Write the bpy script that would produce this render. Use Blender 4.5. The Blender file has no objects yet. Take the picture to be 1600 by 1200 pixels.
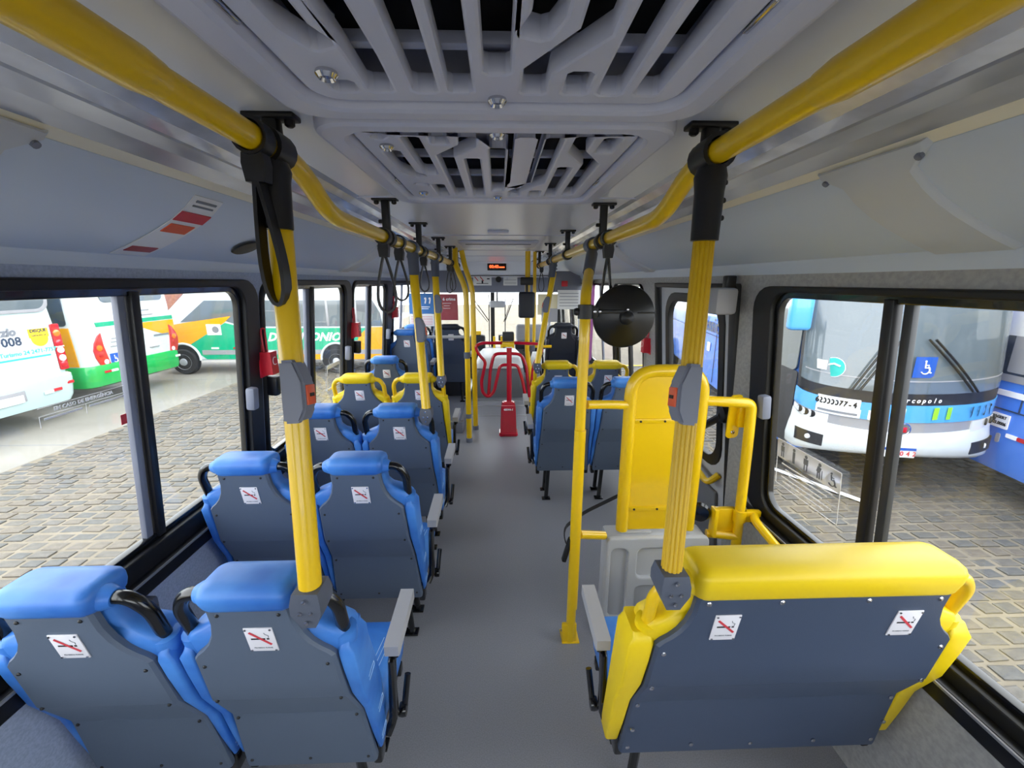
import bpy, bmesh, math, random
from mathutils import Matrix, Vector
random.seed(7)
sc = bpy.context.scene
COL = sc.collection
PI = math.pi
V = Vector

# ------------------------------------------------------------------ camera, sky, exposure
F_PX = 650.0
PITCH = math.atan(160 / F_PX)
YAW = math.atan(21 / F_PX * math.cos(PITCH))
EYE = V((0, 0, 1.80))
fwd = V((math.sin(YAW) * math.cos(PITCH), math.cos(YAW) * math.cos(PITCH), -math.sin(PITCH)))
rgt = V((math.cos(YAW), -math.sin(YAW), 0))
upv = rgt.cross(fwd)
cam_data = bpy.data.cameras.new('camera')
cam_data.sensor_width = 36.0
cam_data.lens = 36.0 * F_PX / 1600.0
cam_data.clip_start = 0.02
cam = bpy.data.objects.new('camera', cam_data)
COL.objects.link(cam)
cam.matrix_world = Matrix(((rgt.x, upv.x, -fwd.x, EYE.x), (rgt.y, upv.y, -fwd.y, EYE.y), (rgt.z, upv.z, -fwd.z, EYE.z), (0, 0, 0, 1)))
sc.camera = cam

SKY_STRENGTH = 3.2
EXPOSURE = 0.84
world = bpy.data.worlds.new('overcast_sky')
sc.world = world
world.use_nodes = True
wn = world.node_tree
wn.nodes.clear()
w_out = wn.nodes.new('ShaderNodeOutputWorld')
w_bg = wn.nodes.new('ShaderNodeBackground')
w_bg.inputs['Color'].default_value = (0.93, 0.965, 1.0, 1)
w_bg.inputs['Strength'].default_value = SKY_STRENGTH
wn.links.new(w_bg.outputs[0], w_out.inputs[0])
sc.view_settings.view_transform = 'Standard'
sc.view_settings.look = 'None'
sc.view_settings.exposure = EXPOSURE
sc.view_settings.gamma = 1.0
sc.view_settings.use_curve_mapping = False
sc.cycles.use_denoising = True
sc.cycles.max_bounces = 14
sc.cycles.diffuse_bounces = 8
sc.cycles.transparent_max_bounces = 24
sc.cycles.sample_clamp_indirect = 6.0

# ------------------------------------------------------------------ materials
def lin(c):
    c /= 255.0
    return c / 12.92 if c <= 0.04045 else ((c + 0.055) / 1.055) ** 2.4
def rgb(r, g, b): return (lin(r), lin(g), lin(b), 1.0)
def mat(name, col, rough=0.5, metal=0.0, noise=0.0, nscale=20.0, col2=None, bump=0.0, bscale=80.0, spec=0.5, coat=0.0, stretch=None):
    m = bpy.data.materials.new(name)
    m.use_nodes = True
    nt = m.node_tree
    b = nt.nodes['Principled BSDF']
    c = rgb(*col)
    b.inputs['Base Color'].default_value = c
    b.inputs['Roughness'].default_value = rough
    b.inputs['Metallic'].default_value = metal
    b.inputs['Specular IOR Level'].default_value = spec
    b.inputs['Coat Weight'].default_value = coat
    if noise or bump:
        tc = nt.nodes.new('ShaderNodeTexCoord')
        mp = nt.nodes.new('ShaderNodeMapping')
        if stretch: mp.inputs['Scale'].default_value = stretch
        nt.links.new(tc.outputs['Object'], mp.inputs['Vector'])
    if noise:
        n = nt.nodes.new('ShaderNodeTexNoise')
        n.inputs['Scale'].default_value = nscale
        n.inputs['Detail'].default_value = 4.0
        r = nt.nodes.new('ShaderNodeValToRGB')
        r.color_ramp.elements[0].position = 0.5 - 0.5 * min(noise, 1) * 0.35
        r.color_ramp.elements[1].position = 0.5 + 0.5 * min(noise, 1) * 0.35
        c2 = rgb(*(col2 or tuple(x * 0.75 for x in col)))
        r.color_ramp.elements[0].color = c
        r.color_ramp.elements[1].color = c2
        nt.links.new(mp.outputs[0], n.inputs['Vector'])
        nt.links.new(n.outputs['Fac'], r.inputs['Fac'])
        nt.links.new(r.outputs['Color'], b.inputs['Base Color'])
    if bump:
        n2 = nt.nodes.new('ShaderNodeTexNoise')
        n2.inputs['Scale'].default_value = bscale
        bp = nt.nodes.new('ShaderNodeBump')
        bp.inputs['Strength'].default_value = bump
        bp.inputs['Distance'].default_value = 0.01
        nt.links.new(mp.outputs[0], n2.inputs['Vector'])
        nt.links.new(n2.outputs['Fac'], bp.inputs['Height'])
        nt.links.new(bp.outputs['Normal'], b.inputs['Normal'])
    return m
def emit(name, col, s):
    m = bpy.data.materials.new(name)
    m.use_nodes = True
    b = m.node_tree.nodes['Principled BSDF']
    b.inputs['Base Color'].default_value = (0.02, 0.02, 0.02, 1)
    b.inputs['Emission Color'].default_value = rgb(*col)
    b.inputs['Emission Strength'].default_value = s
    return m
def glassy(name, tint, gloss=0.08, dirt=0.0, drops=False):
    m = bpy.data.materials.new(name)
    m.use_nodes = True
    nt = m.node_tree
    nt.nodes.clear()
    out = nt.nodes.new('ShaderNodeOutputMaterial')
    tr = nt.nodes.new('ShaderNodeBsdfTransparent')
    tr.inputs['Color'].default_value = tint + (1,)
    gl = nt.nodes.new('ShaderNodeBsdfGlossy')
    gl.inputs['Roughness'].default_value = 0.02
    lw = nt.nodes.new('ShaderNodeLayerWeight')
    lw.inputs['Blend'].default_value = 0.5
    pw = nt.nodes.new('ShaderNodeMath')
    pw.operation = 'POWER'
    pw.inputs[1].default_value = 5.0
    nt.links.new(lw.outputs['Facing'], pw.inputs[0])
    fr = nt.nodes.new('ShaderNodeMath')
    fr.operation = 'MULTIPLY_ADD'
    fr.inputs[1].default_value = 0.5
    fr.inputs[2].default_value = gloss * 0.5
    nt.links.new(pw.outputs[0], fr.inputs[0])
    mx = nt.nodes.new('ShaderNodeMixShader')
    nt.links.new(fr.outputs[0], mx.inputs[0])
    nt.links.new(tr.outputs[0], mx.inputs[1])
    nt.links.new(gl.outputs[0], mx.inputs[2])
    last = mx.outputs[0]
    if dirt:
        df = nt.nodes.new('ShaderNodeBsdfDiffuse')
        df.inputs['Color'].default_value = (0.75, 0.76, 0.76, 1)
        tc = nt.nodes.new('ShaderNodeTexCoord')
        no = nt.nodes.new('ShaderNodeTexNoise')
        no.inputs['Scale'].default_value = 260.0 if drops else 3.0
        no.inputs['Detail'].default_value = 2.0
        rp = nt.nodes.new('ShaderNodeValToRGB')
        rp.color_ramp.elements[0].position = 0.60 if drops else 0.35
        rp.color_ramp.elements[1].position = 0.72 if drops else 0.9
        rp.color_ramp.elements[0].color = (0, 0, 0, 1)
        rp.color_ramp.elements[1].color = (dirt, dirt, dirt, 1)
        nt.links.new(tc.outputs['Object'], no.inputs['Vector'])
        nt.links.new(no.outputs['Fac'], rp.inputs['Fac'])
        mx2 = nt.nodes.new('ShaderNodeMixShader')
        nt.links.new(rp.outputs['Color'], mx2.inputs[0])
        nt.links.new(last, mx2.inputs[1])
        nt.links.new(df.outputs[0], mx2.inputs[2])
        last = mx2.outputs[0]
    nt.links.new(last, out.inputs['Surface'])
    return m

M = dict(
    yellow=mat('yellow_enamel', (232, 190, 8), 0.28, coat=0.3),
    yellow_rib=mat('ribbed_yellow_sleeve', (206, 166, 10), 0.4),
    yellow_vinyl=mat('yellow_vinyl', (232, 200, 10), 0.42, bump=0.12, bscale=9),
    blue_vinyl=mat('mottled_blue_vinyl', (44, 104, 190), 0.45, noise=1.0, nscale=7, col2=(74, 138, 216), bump=0.15, bscale=14),
    navy=mat('navy_plastic', (24, 30, 44), 0.5),
    panel=mat('slate_backrest_plastic', (84, 96, 114), 0.5, bump=0.12, bscale=500),
    panel_navy=mat('dark_slate_plastic', (60, 72, 94), 0.45, bump=0.12, bscale=500),
    panel_edge=mat('pale_edge_trim', (128, 136, 152), 0.5),
    black=mat('black_plastic', (16, 16, 19), 0.42),
    gloss_black=mat('black_enamel', (10, 10, 12), 0.22, coat=0.4),
    rubber=mat('black_rubber', (14, 14, 16), 0.5),
    dark_bar=mat('dark_grey_bar', (52, 54, 58), 0.4),
    matte_black=mat('matte_black', (5, 5, 7), 0.32),
    grey_box=mat('grey_plastic', (118, 122, 136), 0.5),
    slate_clamp=mat('slate_clamp', (82, 88, 102), 0.45),
    armpad=mat('pale_grey_armrest', (166, 166, 170), 0.55),
    plate=mat('white_plate', (226, 224, 230), 0.35),
    red=mat('red_plastic', (205, 22, 44), 0.35),
    red_dark=mat('red_enamel', (184, 12, 40), 0.25, coat=0.5),
    red_print=mat('red_print', (200, 60, 70), 0.5),
    black_print=mat('black_print', (20, 20, 24), 0.6),
    white_print=mat('white_print', (244, 244, 246), 0.5),
    grey_print=mat('grey_print', (120, 124, 132), 0.6),
    orange_print=mat('orange_button', (226, 92, 50), 0.4),
    floor=mat('speckled_grey_vinyl_floor', (128, 129, 136), 0.42, noise=0.9, nscale=220, col2=(144, 145, 152), bump=0.05, bscale=120),
    ceiling=mat('pale_ceiling_laminate', (216, 220, 228), 0.30),
    hatch=mat('grey_moulded_hatch', (198, 202, 220), 0.36),
    hatch_dark=mat('hatch_recess_shade', (26, 27, 32), 0.8),
    cove=mat('pale_cove_panel', (202, 212, 224), 0.40),
    cover=mat('pale_joint_cover', (200, 204, 208), 0.4),
    alum=mat('brushed_aluminium', (214, 218, 226), 0.24, metal=0.35, noise=0.6, nscale=2.5, col2=(160, 162, 168), stretch=(1, 0.5, 1)),
    lens=mat('ribbed_lamp_lens', (224, 230, 242), 0.12, noise=0.7, nscale=5, col2=(180, 184, 196), coat=0.5),
    ivory=mat('ivory_edge_strip', (236, 230, 208), 0.4),
    side=mat('blue_grey_side_laminate', (164, 176, 200), 0.55, noise=0.8, nscale=120, col2=(148, 160, 184)),
    wall_grey=mat('grey_textured_laminate', (168, 167, 164), 0.55, noise=0.8, nscale=60, col2=(152, 151, 149), bump=0.2, bscale=60),
    sill=mat('black_sill', (18, 19, 24), 0.35),
    chrome=mat('chrome', (200, 200, 205), 0.15, metal=1.0),
    steel=mat('steel_trim', (178, 178, 182), 0.35, metal=0.7),
    fold=mat('pale_grey_moulding', (186, 188, 192), 0.45),
    curtain=mat('plum_curtain', (120, 62, 110), 0.8),
    dash=mat('dark_dashboard', (30, 31, 36), 0.5),
    hood=mat('grey_hood_vinyl', (112, 114, 120), 0.55),
    hood_top=mat('white_hood_top', (206, 206, 206), 0.5),
    glass=glassy('clear_window_glass', (0.95, 0.96, 0.96), 0.06, 0.06),
    glass_wet=glassy('rain_spotted_glass', (0.93, 0.945, 0.95), 0.06, 0.22, True),
    bus_glass=mat('dark_bus_glass', (52, 60, 68), 0.06, coat=1.0),
    bus_glass_grey=mat('smoky_bus_glass', (96, 106, 112), 0.08, coat=1.0),
    bus_white=mat('white_bus_paint', (214, 220, 222), 0.2, coat=0.8),
    bus_mint=mat('pale_mint_bus_paint', (188, 212, 212), 0.2, coat=0.8),
    bus_orange=mat('amber_bus_paint', (236, 160, 12), 0.25, coat=0.7),
    bus_green=mat('green_bus_paint', (28, 168, 78), 0.25, coat=0.7),
    bus_teal=mat('teal_green_bus_paint', (22, 164, 122), 0.25, coat=0.7),
    bus_sky=mat('light_blue_bus_paint', (84, 166, 232), 0.2, coat=0.8),
    bus_blue=mat('blue_bus_paint', (72, 128, 226), 0.25, coat=0.7),
    bus_grey=mat('grey_bus_trim', (150, 150, 154), 0.3, coat=0.4),
    bus_lime=mat('lime_mark', (160, 226, 40), 0.4),
    teal_print=mat('teal_print', (60, 190, 180), 0.5),
    bluegrey_print=mat('navy_print', (44, 60, 84), 0.5),
    yellow_print=mat('yellow_print', (250, 216, 30), 0.5),
    access_blue=mat('access_sign_blue', (30, 84, 176), 0.5),
    lamp_red=mat('red_lamp_lens', (190, 30, 40), 0.12, coat=1.0),
    lamp_amber=mat('amber_lamp_lens', (240, 120, 30), 0.12, coat=1.0),
    lamp_white=mat('clear_lamp_lens', (226, 228, 232), 0.1, coat=1.0),
    tyre=mat('tyre_rubber', (34, 34, 36), 0.8),
    rim=mat('silver_rim', (190, 192, 198), 0.35, metal=0.4),
    sand=mat('sandy_joint_sand', (128, 119, 103), 0.9, noise=1.0, nscale=2.5, col2=(112, 104, 90), bump=0.3, bscale=30),
    concrete=mat('wet_concrete', (140, 136, 127), 0.55, noise=1.0, nscale=0.6, col2=(120, 116, 108), bump=0.1, bscale=20),
    stone_a=mat('grey_granite_sett', (84, 80, 73), 0.6, noise=1.0, nscale=14, col2=(100, 95, 87), bump=0.3, bscale=60),
    stone_b=mat('blue_grey_sett', (76, 75, 72), 0.6, noise=1.0, nscale=14, col2=(92, 90, 85), bump=0.3, bscale=60),
    stone_c=mat('warm_brown_sett', (92, 85, 75), 0.6, noise=1.0, nscale=14, col2=(106, 98, 86), bump=0.3, bscale=60),
    render=mat('weathered_building_render', (176, 178, 178), 0.8, noise=1.0, nscale=1.2, col2=(150, 150, 148)),
    brick_red=mat('red_brick_gable', (150, 104, 84), 0.85, noise=1.0, nscale=6, col2=(126, 84, 68)),
    foliage=mat('green_leaves', (72, 120, 50), 0.7, noise=1.0, nscale=3, col2=(110, 160, 80)),
    poster_blue=mat('blue_poster', (52, 112, 176), 0.5),
    poster_red=mat('maroon_poster', (156, 52, 62), 0.5, noise=1.0, nscale=5, col2=(168, 84, 88)),
    poster_cream=mat('cream_poster', (232, 222, 184), 0.6),
    paper=mat('white_paper', (228, 228, 226), 0.6),
    led=emit('orange_led', (255, 84, 40), 2.2),
    stitch=mat('pale_stitching', (170, 205, 240), 0.6),
)

# ------------------------------------------------------------------ object helpers
def link(o, parent=None):
    COL.objects.link(o)
    if parent is not None: o.parent = parent
    return o
def tag(o, label=None, cat=None, group=None, kind=None):
    if label: o['label'] = label
    if cat: o['category'] = cat
    if group: o['group'] = group
    if kind: o['kind'] = kind
    return o
def thing(name, label, cat, loc=(0, 0, 0), group=None, rz=0.0):
    o = bpy.data.objects.new(name, None)
    o.empty_display_size = 0.05
    o.location = loc
    o.rotation_euler = (0, 0, rz)
    link(o)
    return tag(o, label, cat, group)
def struct_root(name):
    o = bpy.data.objects.new(name, None)
    link(o)
    o['kind'] = 'structure'
    return o
def mesh_object(name, me, parent=None, matrix=None, angle=35):
    for p in me.polygons: p.use_smooth = True
    me.set_sharp_from_angle(angle=math.radians(angle))
    o = bpy.data.objects.new(name, me)
    link(o, parent)
    if matrix is not None: o.matrix_local = matrix
    return o

class MB:
    """collects shapes into one mesh, one material index per shape"""
    def __init__(self, *mats):
        self.bm = bmesh.new()
        self.mats = list(mats)
        self.mi = 0
    def use(self, m):
        if m not in self.mats: self.mats.append(m)
        self.mi = self.mats.index(m)
        return self
    def _add(self, verts, faces):
        vs = [self.bm.verts.new(v) for v in verts]
        out = []
        for f in faces:
            try:
                fc = self.bm.faces.new([vs[i] for i in f])
                fc.material_index = self.mi
                out.append(fc)
            except ValueError:
                pass
        return vs, out
    def box(self, c, s, bevel=0.0, rot=None, seg=2):
        t = bmesh.new()
        bmesh.ops.create_cube(t, size=1.0)
        for v in t.verts: v.co = V((v.co.x * s[0], v.co.y * s[1], v.co.z * s[2]))
        if bevel: bmesh.ops.bevel(t, geom=list(t.edges), offset=bevel, segments=seg, affect='EDGES', profile=0.5)
        mt = Matrix.Translation(V(c)) @ (rot.to_4x4() if rot is not None else Matrix.Identity(4))
        self._merge(t, mt)
        return self
    def _merge(self, t, mt):
        t.verts.index_update()
        vs = [self.bm.verts.new(mt @ v.co) for v in t.verts]
        for f in t.faces:
            fc = self.bm.faces.new([vs[v.index] for v in f.verts])
            fc.material_index = self.mi
        t.free()
    def loft(self, rings, close=True, caps=True):
        n = len(rings[0])
        vs = [v for r in rings for v in r]
        fs = []
        for i in range(len(rings) - 1):
            for j in range(n if close else n - 1):
                a, b = i * n + j, i * n + (j + 1) % n
                fs.append((a, b, b + n, a + n))
        if caps and close:
            fs.append(tuple(range(n - 1, -1, -1)))
            fs.append(tuple((len(rings) - 1) * n + k for k in range(n)))
        self._add(vs, fs)
        return self
    def tube(self, pts, r, n=10, caps=True, flat=None):
        pts = [V(p) for p in pts]
        rs = r if isinstance(r, (list, tuple)) else [r] * len(pts)
        rings = []
        prev = None
        for i, p in enumerate(pts):
            if i == 0: d = pts[1] - p
            elif i == len(pts) - 1: d = p - pts[i - 1]
            else: d = (pts[i + 1] - p).normalized() + (p - pts[i - 1]).normalized()
            d.normalize()
            if prev is None:
                up = V((0, 0, 1)) if abs(d.z) < 0.9 else V((0, 1, 0))
                a = d.cross(up).normalized()
            else:
                a = (prev - d * prev.dot(d)).normalized()
            b = d.cross(a)
            prev = a
            fl = flat or 1.0
            rings.append([p + a * math.cos(2 * PI * k / n) * rs[i] + b * math.sin(2 * PI * k / n) * rs[i] * fl for k in range(n)])
        self.loft(rings, True, caps)
        return self
    def cyl(self, p0, p1, r, n=14, r2=None):
        return self.tube([p0, p1], [r, r if r2 is None else r2], n)
    def ring(self, p0, p1, ri, ro, n=18):
        """hollow sleeve"""
        p0, p1 = V(p0), V(p1)
        d = (p1 - p0).normalized()
        a = d.orthogonal().normalized()
        b = d.cross(a)
        def circ(p, r): return [p + (a * math.cos(2 * PI * k / n) + b * math.sin(2 * PI * k / n)) * r for k in range(n)]
        return self.loft([circ(p0, ri), circ(p0, ro), circ(p1, ro), circ(p1, ri), circ(p0, ri)], True, False)
    def lathe(self, prof, c=(0, 0, 0), axis=V((0, 0, 1)), n=24):
        axis = V(axis).normalized()
        a = axis.orthogonal().normalized()
        b = axis.cross(a)
        c = V(c)
        rings = [[c + axis * h + (a * math.cos(2 * PI * k / n) + b * math.sin(2 * PI * k / n)) * max(r, 1e-4) for k in range(n)] for r, h in prof]
        return self.loft(rings)
    def prism(self, poly, fn0, fn1):
        """poly of 2-D points mapped by fn0 and fn1 to the two ends"""
        return self.loft([[V(fn0(*p)) for p in poly], [V(fn1(*p)) for p in poly]])
    def grid(self, us, vs, fn):
        verts = [V(fn(u, v)) for v in vs for u in us]
        n = len(us)
        fs = [(j * n + i, j * n + i + 1, (j + 1) * n + i + 1, (j + 1) * n + i) for j in range(len(vs) - 1) for i in range(n - 1)]
        self._add(verts, fs)
        return self
    def sheet(self, us, vs, fn, off):
        """a grid with thickness: off = vector to the back face"""
        off = V(off)
        n, m = len(us), len(vs)
        f = [V(fn(u, v)) for v in vs for u in us]
        verts = f + [p + off for p in f]
        N = n * m
        fs = []
        for j in range(m - 1):
            for i in range(n - 1):
                a = j * n + i
                fs.append((a, a + 1, a + n + 1, a + n))
                fs.append((N + a + n, N + a + n + 1, N + a + 1, N + a))
        edge = [i for i in range(n)] + [j * n + n - 1 for j in range(1, m)] + [(m - 1) * n + i for i in range(n - 2, -1, -1)] + [j * n for j in range(m - 2, 0, -1)]
        for k in range(len(edge)):
            a, b = edge[k], edge[(k + 1) % len(edge)]
            fs.append((b, a, N + a, N + b))
        self._add(verts, fs)
        return self
    def build(self, name, parent=None, matrix=None, angle=35, top_origin=False):
        bmesh.ops.recalc_face_normals(self.bm, faces=list(self.bm.faces))
        me = bpy.data.meshes.new(name)
        org = None
        if parent is None and matrix is None and top_origin and len(self.bm.verts):
            xs = [v.co for v in self.bm.verts]
            org = V(((min(v.x for v in xs) + max(v.x for v in xs)) / 2, (min(v.y for v in xs) + max(v.y for v in xs)) / 2, min(v.z for v in xs)))
            bmesh.ops.translate(self.bm, verts=list(self.bm.verts), vec=-org)
        self.bm.to_mesh(me)
        self.bm.free()
        for m in self.mats: me.materials.append(m if not isinstance(m, str) else M[m])
        o = mesh_object(name, me, parent, matrix, angle)
        if org is not None: o.location = org
        return o

def mb(m): return MB(M[m])
def arc(c, r, a0, a1, n, plane='xz', y=0.0):
    out = []
    for k in range(n + 1):
        a = math.radians(a0 + (a1 - a0) * k / n)
        p, q = c[0] + r * math.cos(a), c[1] + r * math.sin(a)
        out.append(V((p, y, q)) if plane == 'xz' else (V((p, q, y)) if plane == 'xy' else V((y, p, q))))
    return out
def fillet(pts, r, n=5):
    """round the inner corners of a polyline"""
    pts = [V(p) for p in pts]
    out = [pts[0]]
    for i in range(1, len(pts) - 1):
        p, a, b = pts[i], pts[i - 1], pts[i + 1]
        d1, d2 = (a - p), (b - p)
        rr = min(r, d1.length * 0.48, d2.length * 0.48)
        s, e = p + d1.normalized() * rr, p + d2.normalized() * rr
        for k in range(n + 1):
            t = k / n
            out.append((1 - t) ** 2 * s + 2 * t * (1 - t) * p + t * t * e)
    out.append(pts[-1])
    return out
def rrect(x0, y0, x1, y1, r, n=4):
    out = []
    for cx, cy, a in ((x1 - r, y1 - r, 0), (x0 + r, y1 - r, 90), (x0 + r, y0 + r, 180), (x1 - r, y0 + r, 270)):
        for k in range(n + 1):
            t = math.radians(a + 90 * k / n)
            out.append((cx + r * math.cos(t), cy + r * math.sin(t)))
    return out
def circle(cx, cy, r, n=20): return [(cx + r * math.cos(2 * PI * k / n), cy + r * math.sin(2 * PI * k / n)) for k in range(n)]
def band(pts, w):
    """outline of a polyline of width w with clipped corners"""
    P = [V((p[0], p[1])) for p in pts]
    L, R = [], []
    for i, p in enumerate(P):
        d0 = (p - P[i - 1]).normalized() if i > 0 else None
        d1 = (P[i + 1] - p).normalized() if i < len(P) - 1 else None
        d = d1 if d0 is None else d0 if d1 is None else (d0 + d1).normalized()
        nrm = V((-d.y, d.x))
        k = 1.0
        if d0 is not None and d1 is not None:
            k = 1.0 / max(0.5, nrm.dot(V((-d0.y, d0.x))))
        h = w / 2
        if d0 is None or d1 is None:
            s = -1 if d0 is None else 1
            c = h * 0.35
            e1 = [p + nrm * h - d * s * c, p + nrm * (h - c)]
            e2 = [p - nrm * (h - c), p - nrm * h - d * s * c]
            if d0 is None:
                L += [e1[1], e1[0]]; R += [e2[0], e2[1]]
            else:
                L += [e1[0], e1[1]]; R += [e2[1], e2[0]]
        else:
            L.append(p + nrm * h * k); R.append(p - nrm * h * k)
    return [tuple(q) for q in L + R[::-1]]
def plate(name, outer, holes, thick, mtl, parent=None, matrix=None, bevel=0.0, angle=35):
    """flat plate with holes in local xy, centred on z=0"""
    cu = bpy.data.curves.new(name, 'CURVE')
    cu.dimensions = '2D'
    cu.fill_mode = 'BOTH'
    for loop in [outer] + list(holes):
        sp = cu.splines.new('POLY')
        sp.points.add(len(loop) - 1)
        for k, p in enumerate(loop): sp.points[k].co = (p[0], p[1], 0, 1)
        sp.use_cyclic_u = True
    cu.extrude = max(thick / 2 - bevel, 1e-5)
    cu.bevel_depth = bevel
    cu.bevel_resolution = 1
    cu.offset = -bevel if bevel else 0
    t = bpy.data.objects.new('tmp', cu)
    COL.objects.link(t)
    dg = bpy.context.evaluated_depsgraph_get()
    me = bpy.data.meshes.new_from_object(t.evaluated_get(dg))
    bpy.data.objects.remove(t)
    bpy.data.curves.remove(cu)
    me.name = name
    me.materials.clear()
    me.materials.append(M[mtl])
    return mesh_object(name, me, parent, matrix, angle)
def text(name, s, size, matrix, mtl, parent=None, bold=0.0, shear=0.0, depth=0.001, align='CENTER', space=1.0, sx=1.0):
    cu = bpy.data.curves.new(name, 'FONT')
    cu.body = s
    cu.size = size
    cu.align_x = align
    cu.align_y = 'CENTER'
    cu.extrude = depth
    cu.offset = bold
    cu.shear = shear
    cu.space_character = space
    cu.resolution_u = 2
    t = bpy.data.objects.new('tmp', cu)
    COL.objects.link(t)
    dg = bpy.context.evaluated_depsgraph_get()
    me = bpy.data.meshes.new_from_object(t.evaluated_get(dg))
    bpy.data.objects.remove(t)
    bpy.data.curves.remove(cu)
    me.name = name
    me.materials.clear()
    me.materials.append(M[mtl])
    if sx != 1.0:
        for v in me.vertices: v.co.x *= sx
    o = bpy.data.objects.new(name, me)
    link(o, parent)
    o.matrix_local = matrix
    return o
def frame(o, x, y):
    x, y = V(x).normalized(), V(y).normalized()
    z = x.cross(y).normalized()
    y = z.cross(x)
    o = V(o)
    return Matrix(((x.x, y.x, z.x, o.x), (x.y, y.y, z.y, o.y), (x.z, y.z, z.z, o.z), (0, 0, 0, 1)))
def facing_rear(x, y, z): return frame((x, y, z), (1, 0, 0), (0, 0, 1))
def dup(root, loc, label, group=None, skip=()):
    r = root.copy(); COL.objects.link(r)
    r.location = loc
    r['label'] = label
    if group: r['group'] = group
    for ch in list(root.children):
        if ch.name.split('.')[0] in skip: continue
        c = ch.copy(); COL.objects.link(c); c.parent = r
        for g in ch.children:
            d = g.copy(); COL.objects.link(d); d.parent = c
    return r

# ------------------------------------------------------------------ the shell of the bus
Y0, Y1 = -1.7, 8.6
def wall_x(z): return 1.315 - 0.0943 * max(0.0, z - 0.8)
SL = 0.0939
def wm(side):
    """wall plane: local x runs along the wall (as read from inside), y up, z into the bus"""
    if side < 0: return frame((-1.315, 0, 0.8), (0, 1, 0), (SL, 0, 0.9956))
    return frame((1.315, 0, 0.8), (0, -1, 0), (-SL, 0, 0.9956))
def wu(side, y): return y if side < 0 else -y
def wrect(side, ya, za, yb, zb, r, n=5):
    a, b = sorted((wu(side, ya), wu(side, yb)))
    return rrect(a, za - 0.8, b, zb - 0.8, r, n)
def wpt(side, y, z, d=0.0): return wm(side) @ V((wu(side, y), z - 0.8, d))

fl = struct_root('floor')
f = mb('floor')
f.box((0, (Y0 + Y1) / 2, -0.03), (2.66, Y1 - Y0, 0.06))
f.build('floor_covering', fl)
for yy, w in ((5.48, 0.02), (5.95, 0.05), (6.25, 0.09)):
    mb('steel').box((-0.02, yy, 0.003), (0.84, w, 0.006), 0.002).build('floor_strip', fl)
pl = MB(M['grey_box'], M['steel'])
pl.box((-0.88, 5.95, 0.075), (0.86, 2.3, 0.15), 0.01)
pl.use(M['steel']).box((-0.455, 5.95, 0.152), (0.03, 2.3, 0.012)).box((-0.88, 4.81, 0.152), (0.86, 0.03, 0.012))
pl.build('floor_platform', fl)
pl = MB(M['grey_box'], M['steel'])
pl.box((0.97, 5.9, 0.075), (0.68, 1.7, 0.15), 0.01)
pl.use(M['steel']).box((0.64, 5.9, 0.152), (0.03, 1.7, 0.012))
pl.build('floor_platform', fl)

# windows: (frame y0,z0,y1,z1) (glass y0,z0,y1,z1) mullions (y, width, material)
WIN = {
    -1: [((-0.75, 0.755, 2.185, 1.815), (-0.66, 0.865, 2.045, 1.757), [(1.468, 0.034, 'black'), (1.430, 0.030, 'grey_box'), (0.1, 0.05, 'black')]),
         ((2.215, 0.755, 3.57, 1.815), (2.265, 0.85, 3.42, 1.757), [(2.80, 0.05, 'grey_box'), (2.85, 0.035, 'black')]),
         ((3.60, 0.755, 4.94, 1.815), (3.65, 0.85, 4.70, 1.757), [(4.10, 0.05, 'grey_box'), (4.14, 0.035, 'black')]),
         ((4.99, 0.755, 6.4, 1.815), (5.06, 0.85, 6.33, 1.757), [(5.55, 0.05, 'grey_box')]),
         ((6.5, 0.755, 8.3, 1.815), (6.57, 0.85, 8.2, 1.757), [(7.3, 0.05, 'grey_box')])],
    1: [((-0.75, 0.655, 1.985, 1.785), (-0.66, 0.735, 1.825, 1.735), [(1.290, 0.036, 'black'), (1.238, 0.032, 'dark_bar'), (0.1, 0.05, 'black')]),
        ((3.56, 0.30, 4.5, 1.785), (3.62, 0.36, 4.44, 1.757), [(4.02, 0.05, 'black')]),
        ((4.56, 0.655, 6.0, 1.785), (4.62, 0.74, 5.94, 1.757), [(5.2, 0.05, 'grey_box')]),
        ((6.1, 0.20, 7.3, 1.785), (6.16, 0.26, 7.24, 1.757), [(6.7, 0.05, 'black')]),
        ((7.4, 0.655, 8.4, 1.785), (7.45, 0.74, 8.35, 1.757), [])],
}
DOOR = (2.12, 0.02, 3.26, 1.785)
wn_i = 0
walls = {}
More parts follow.
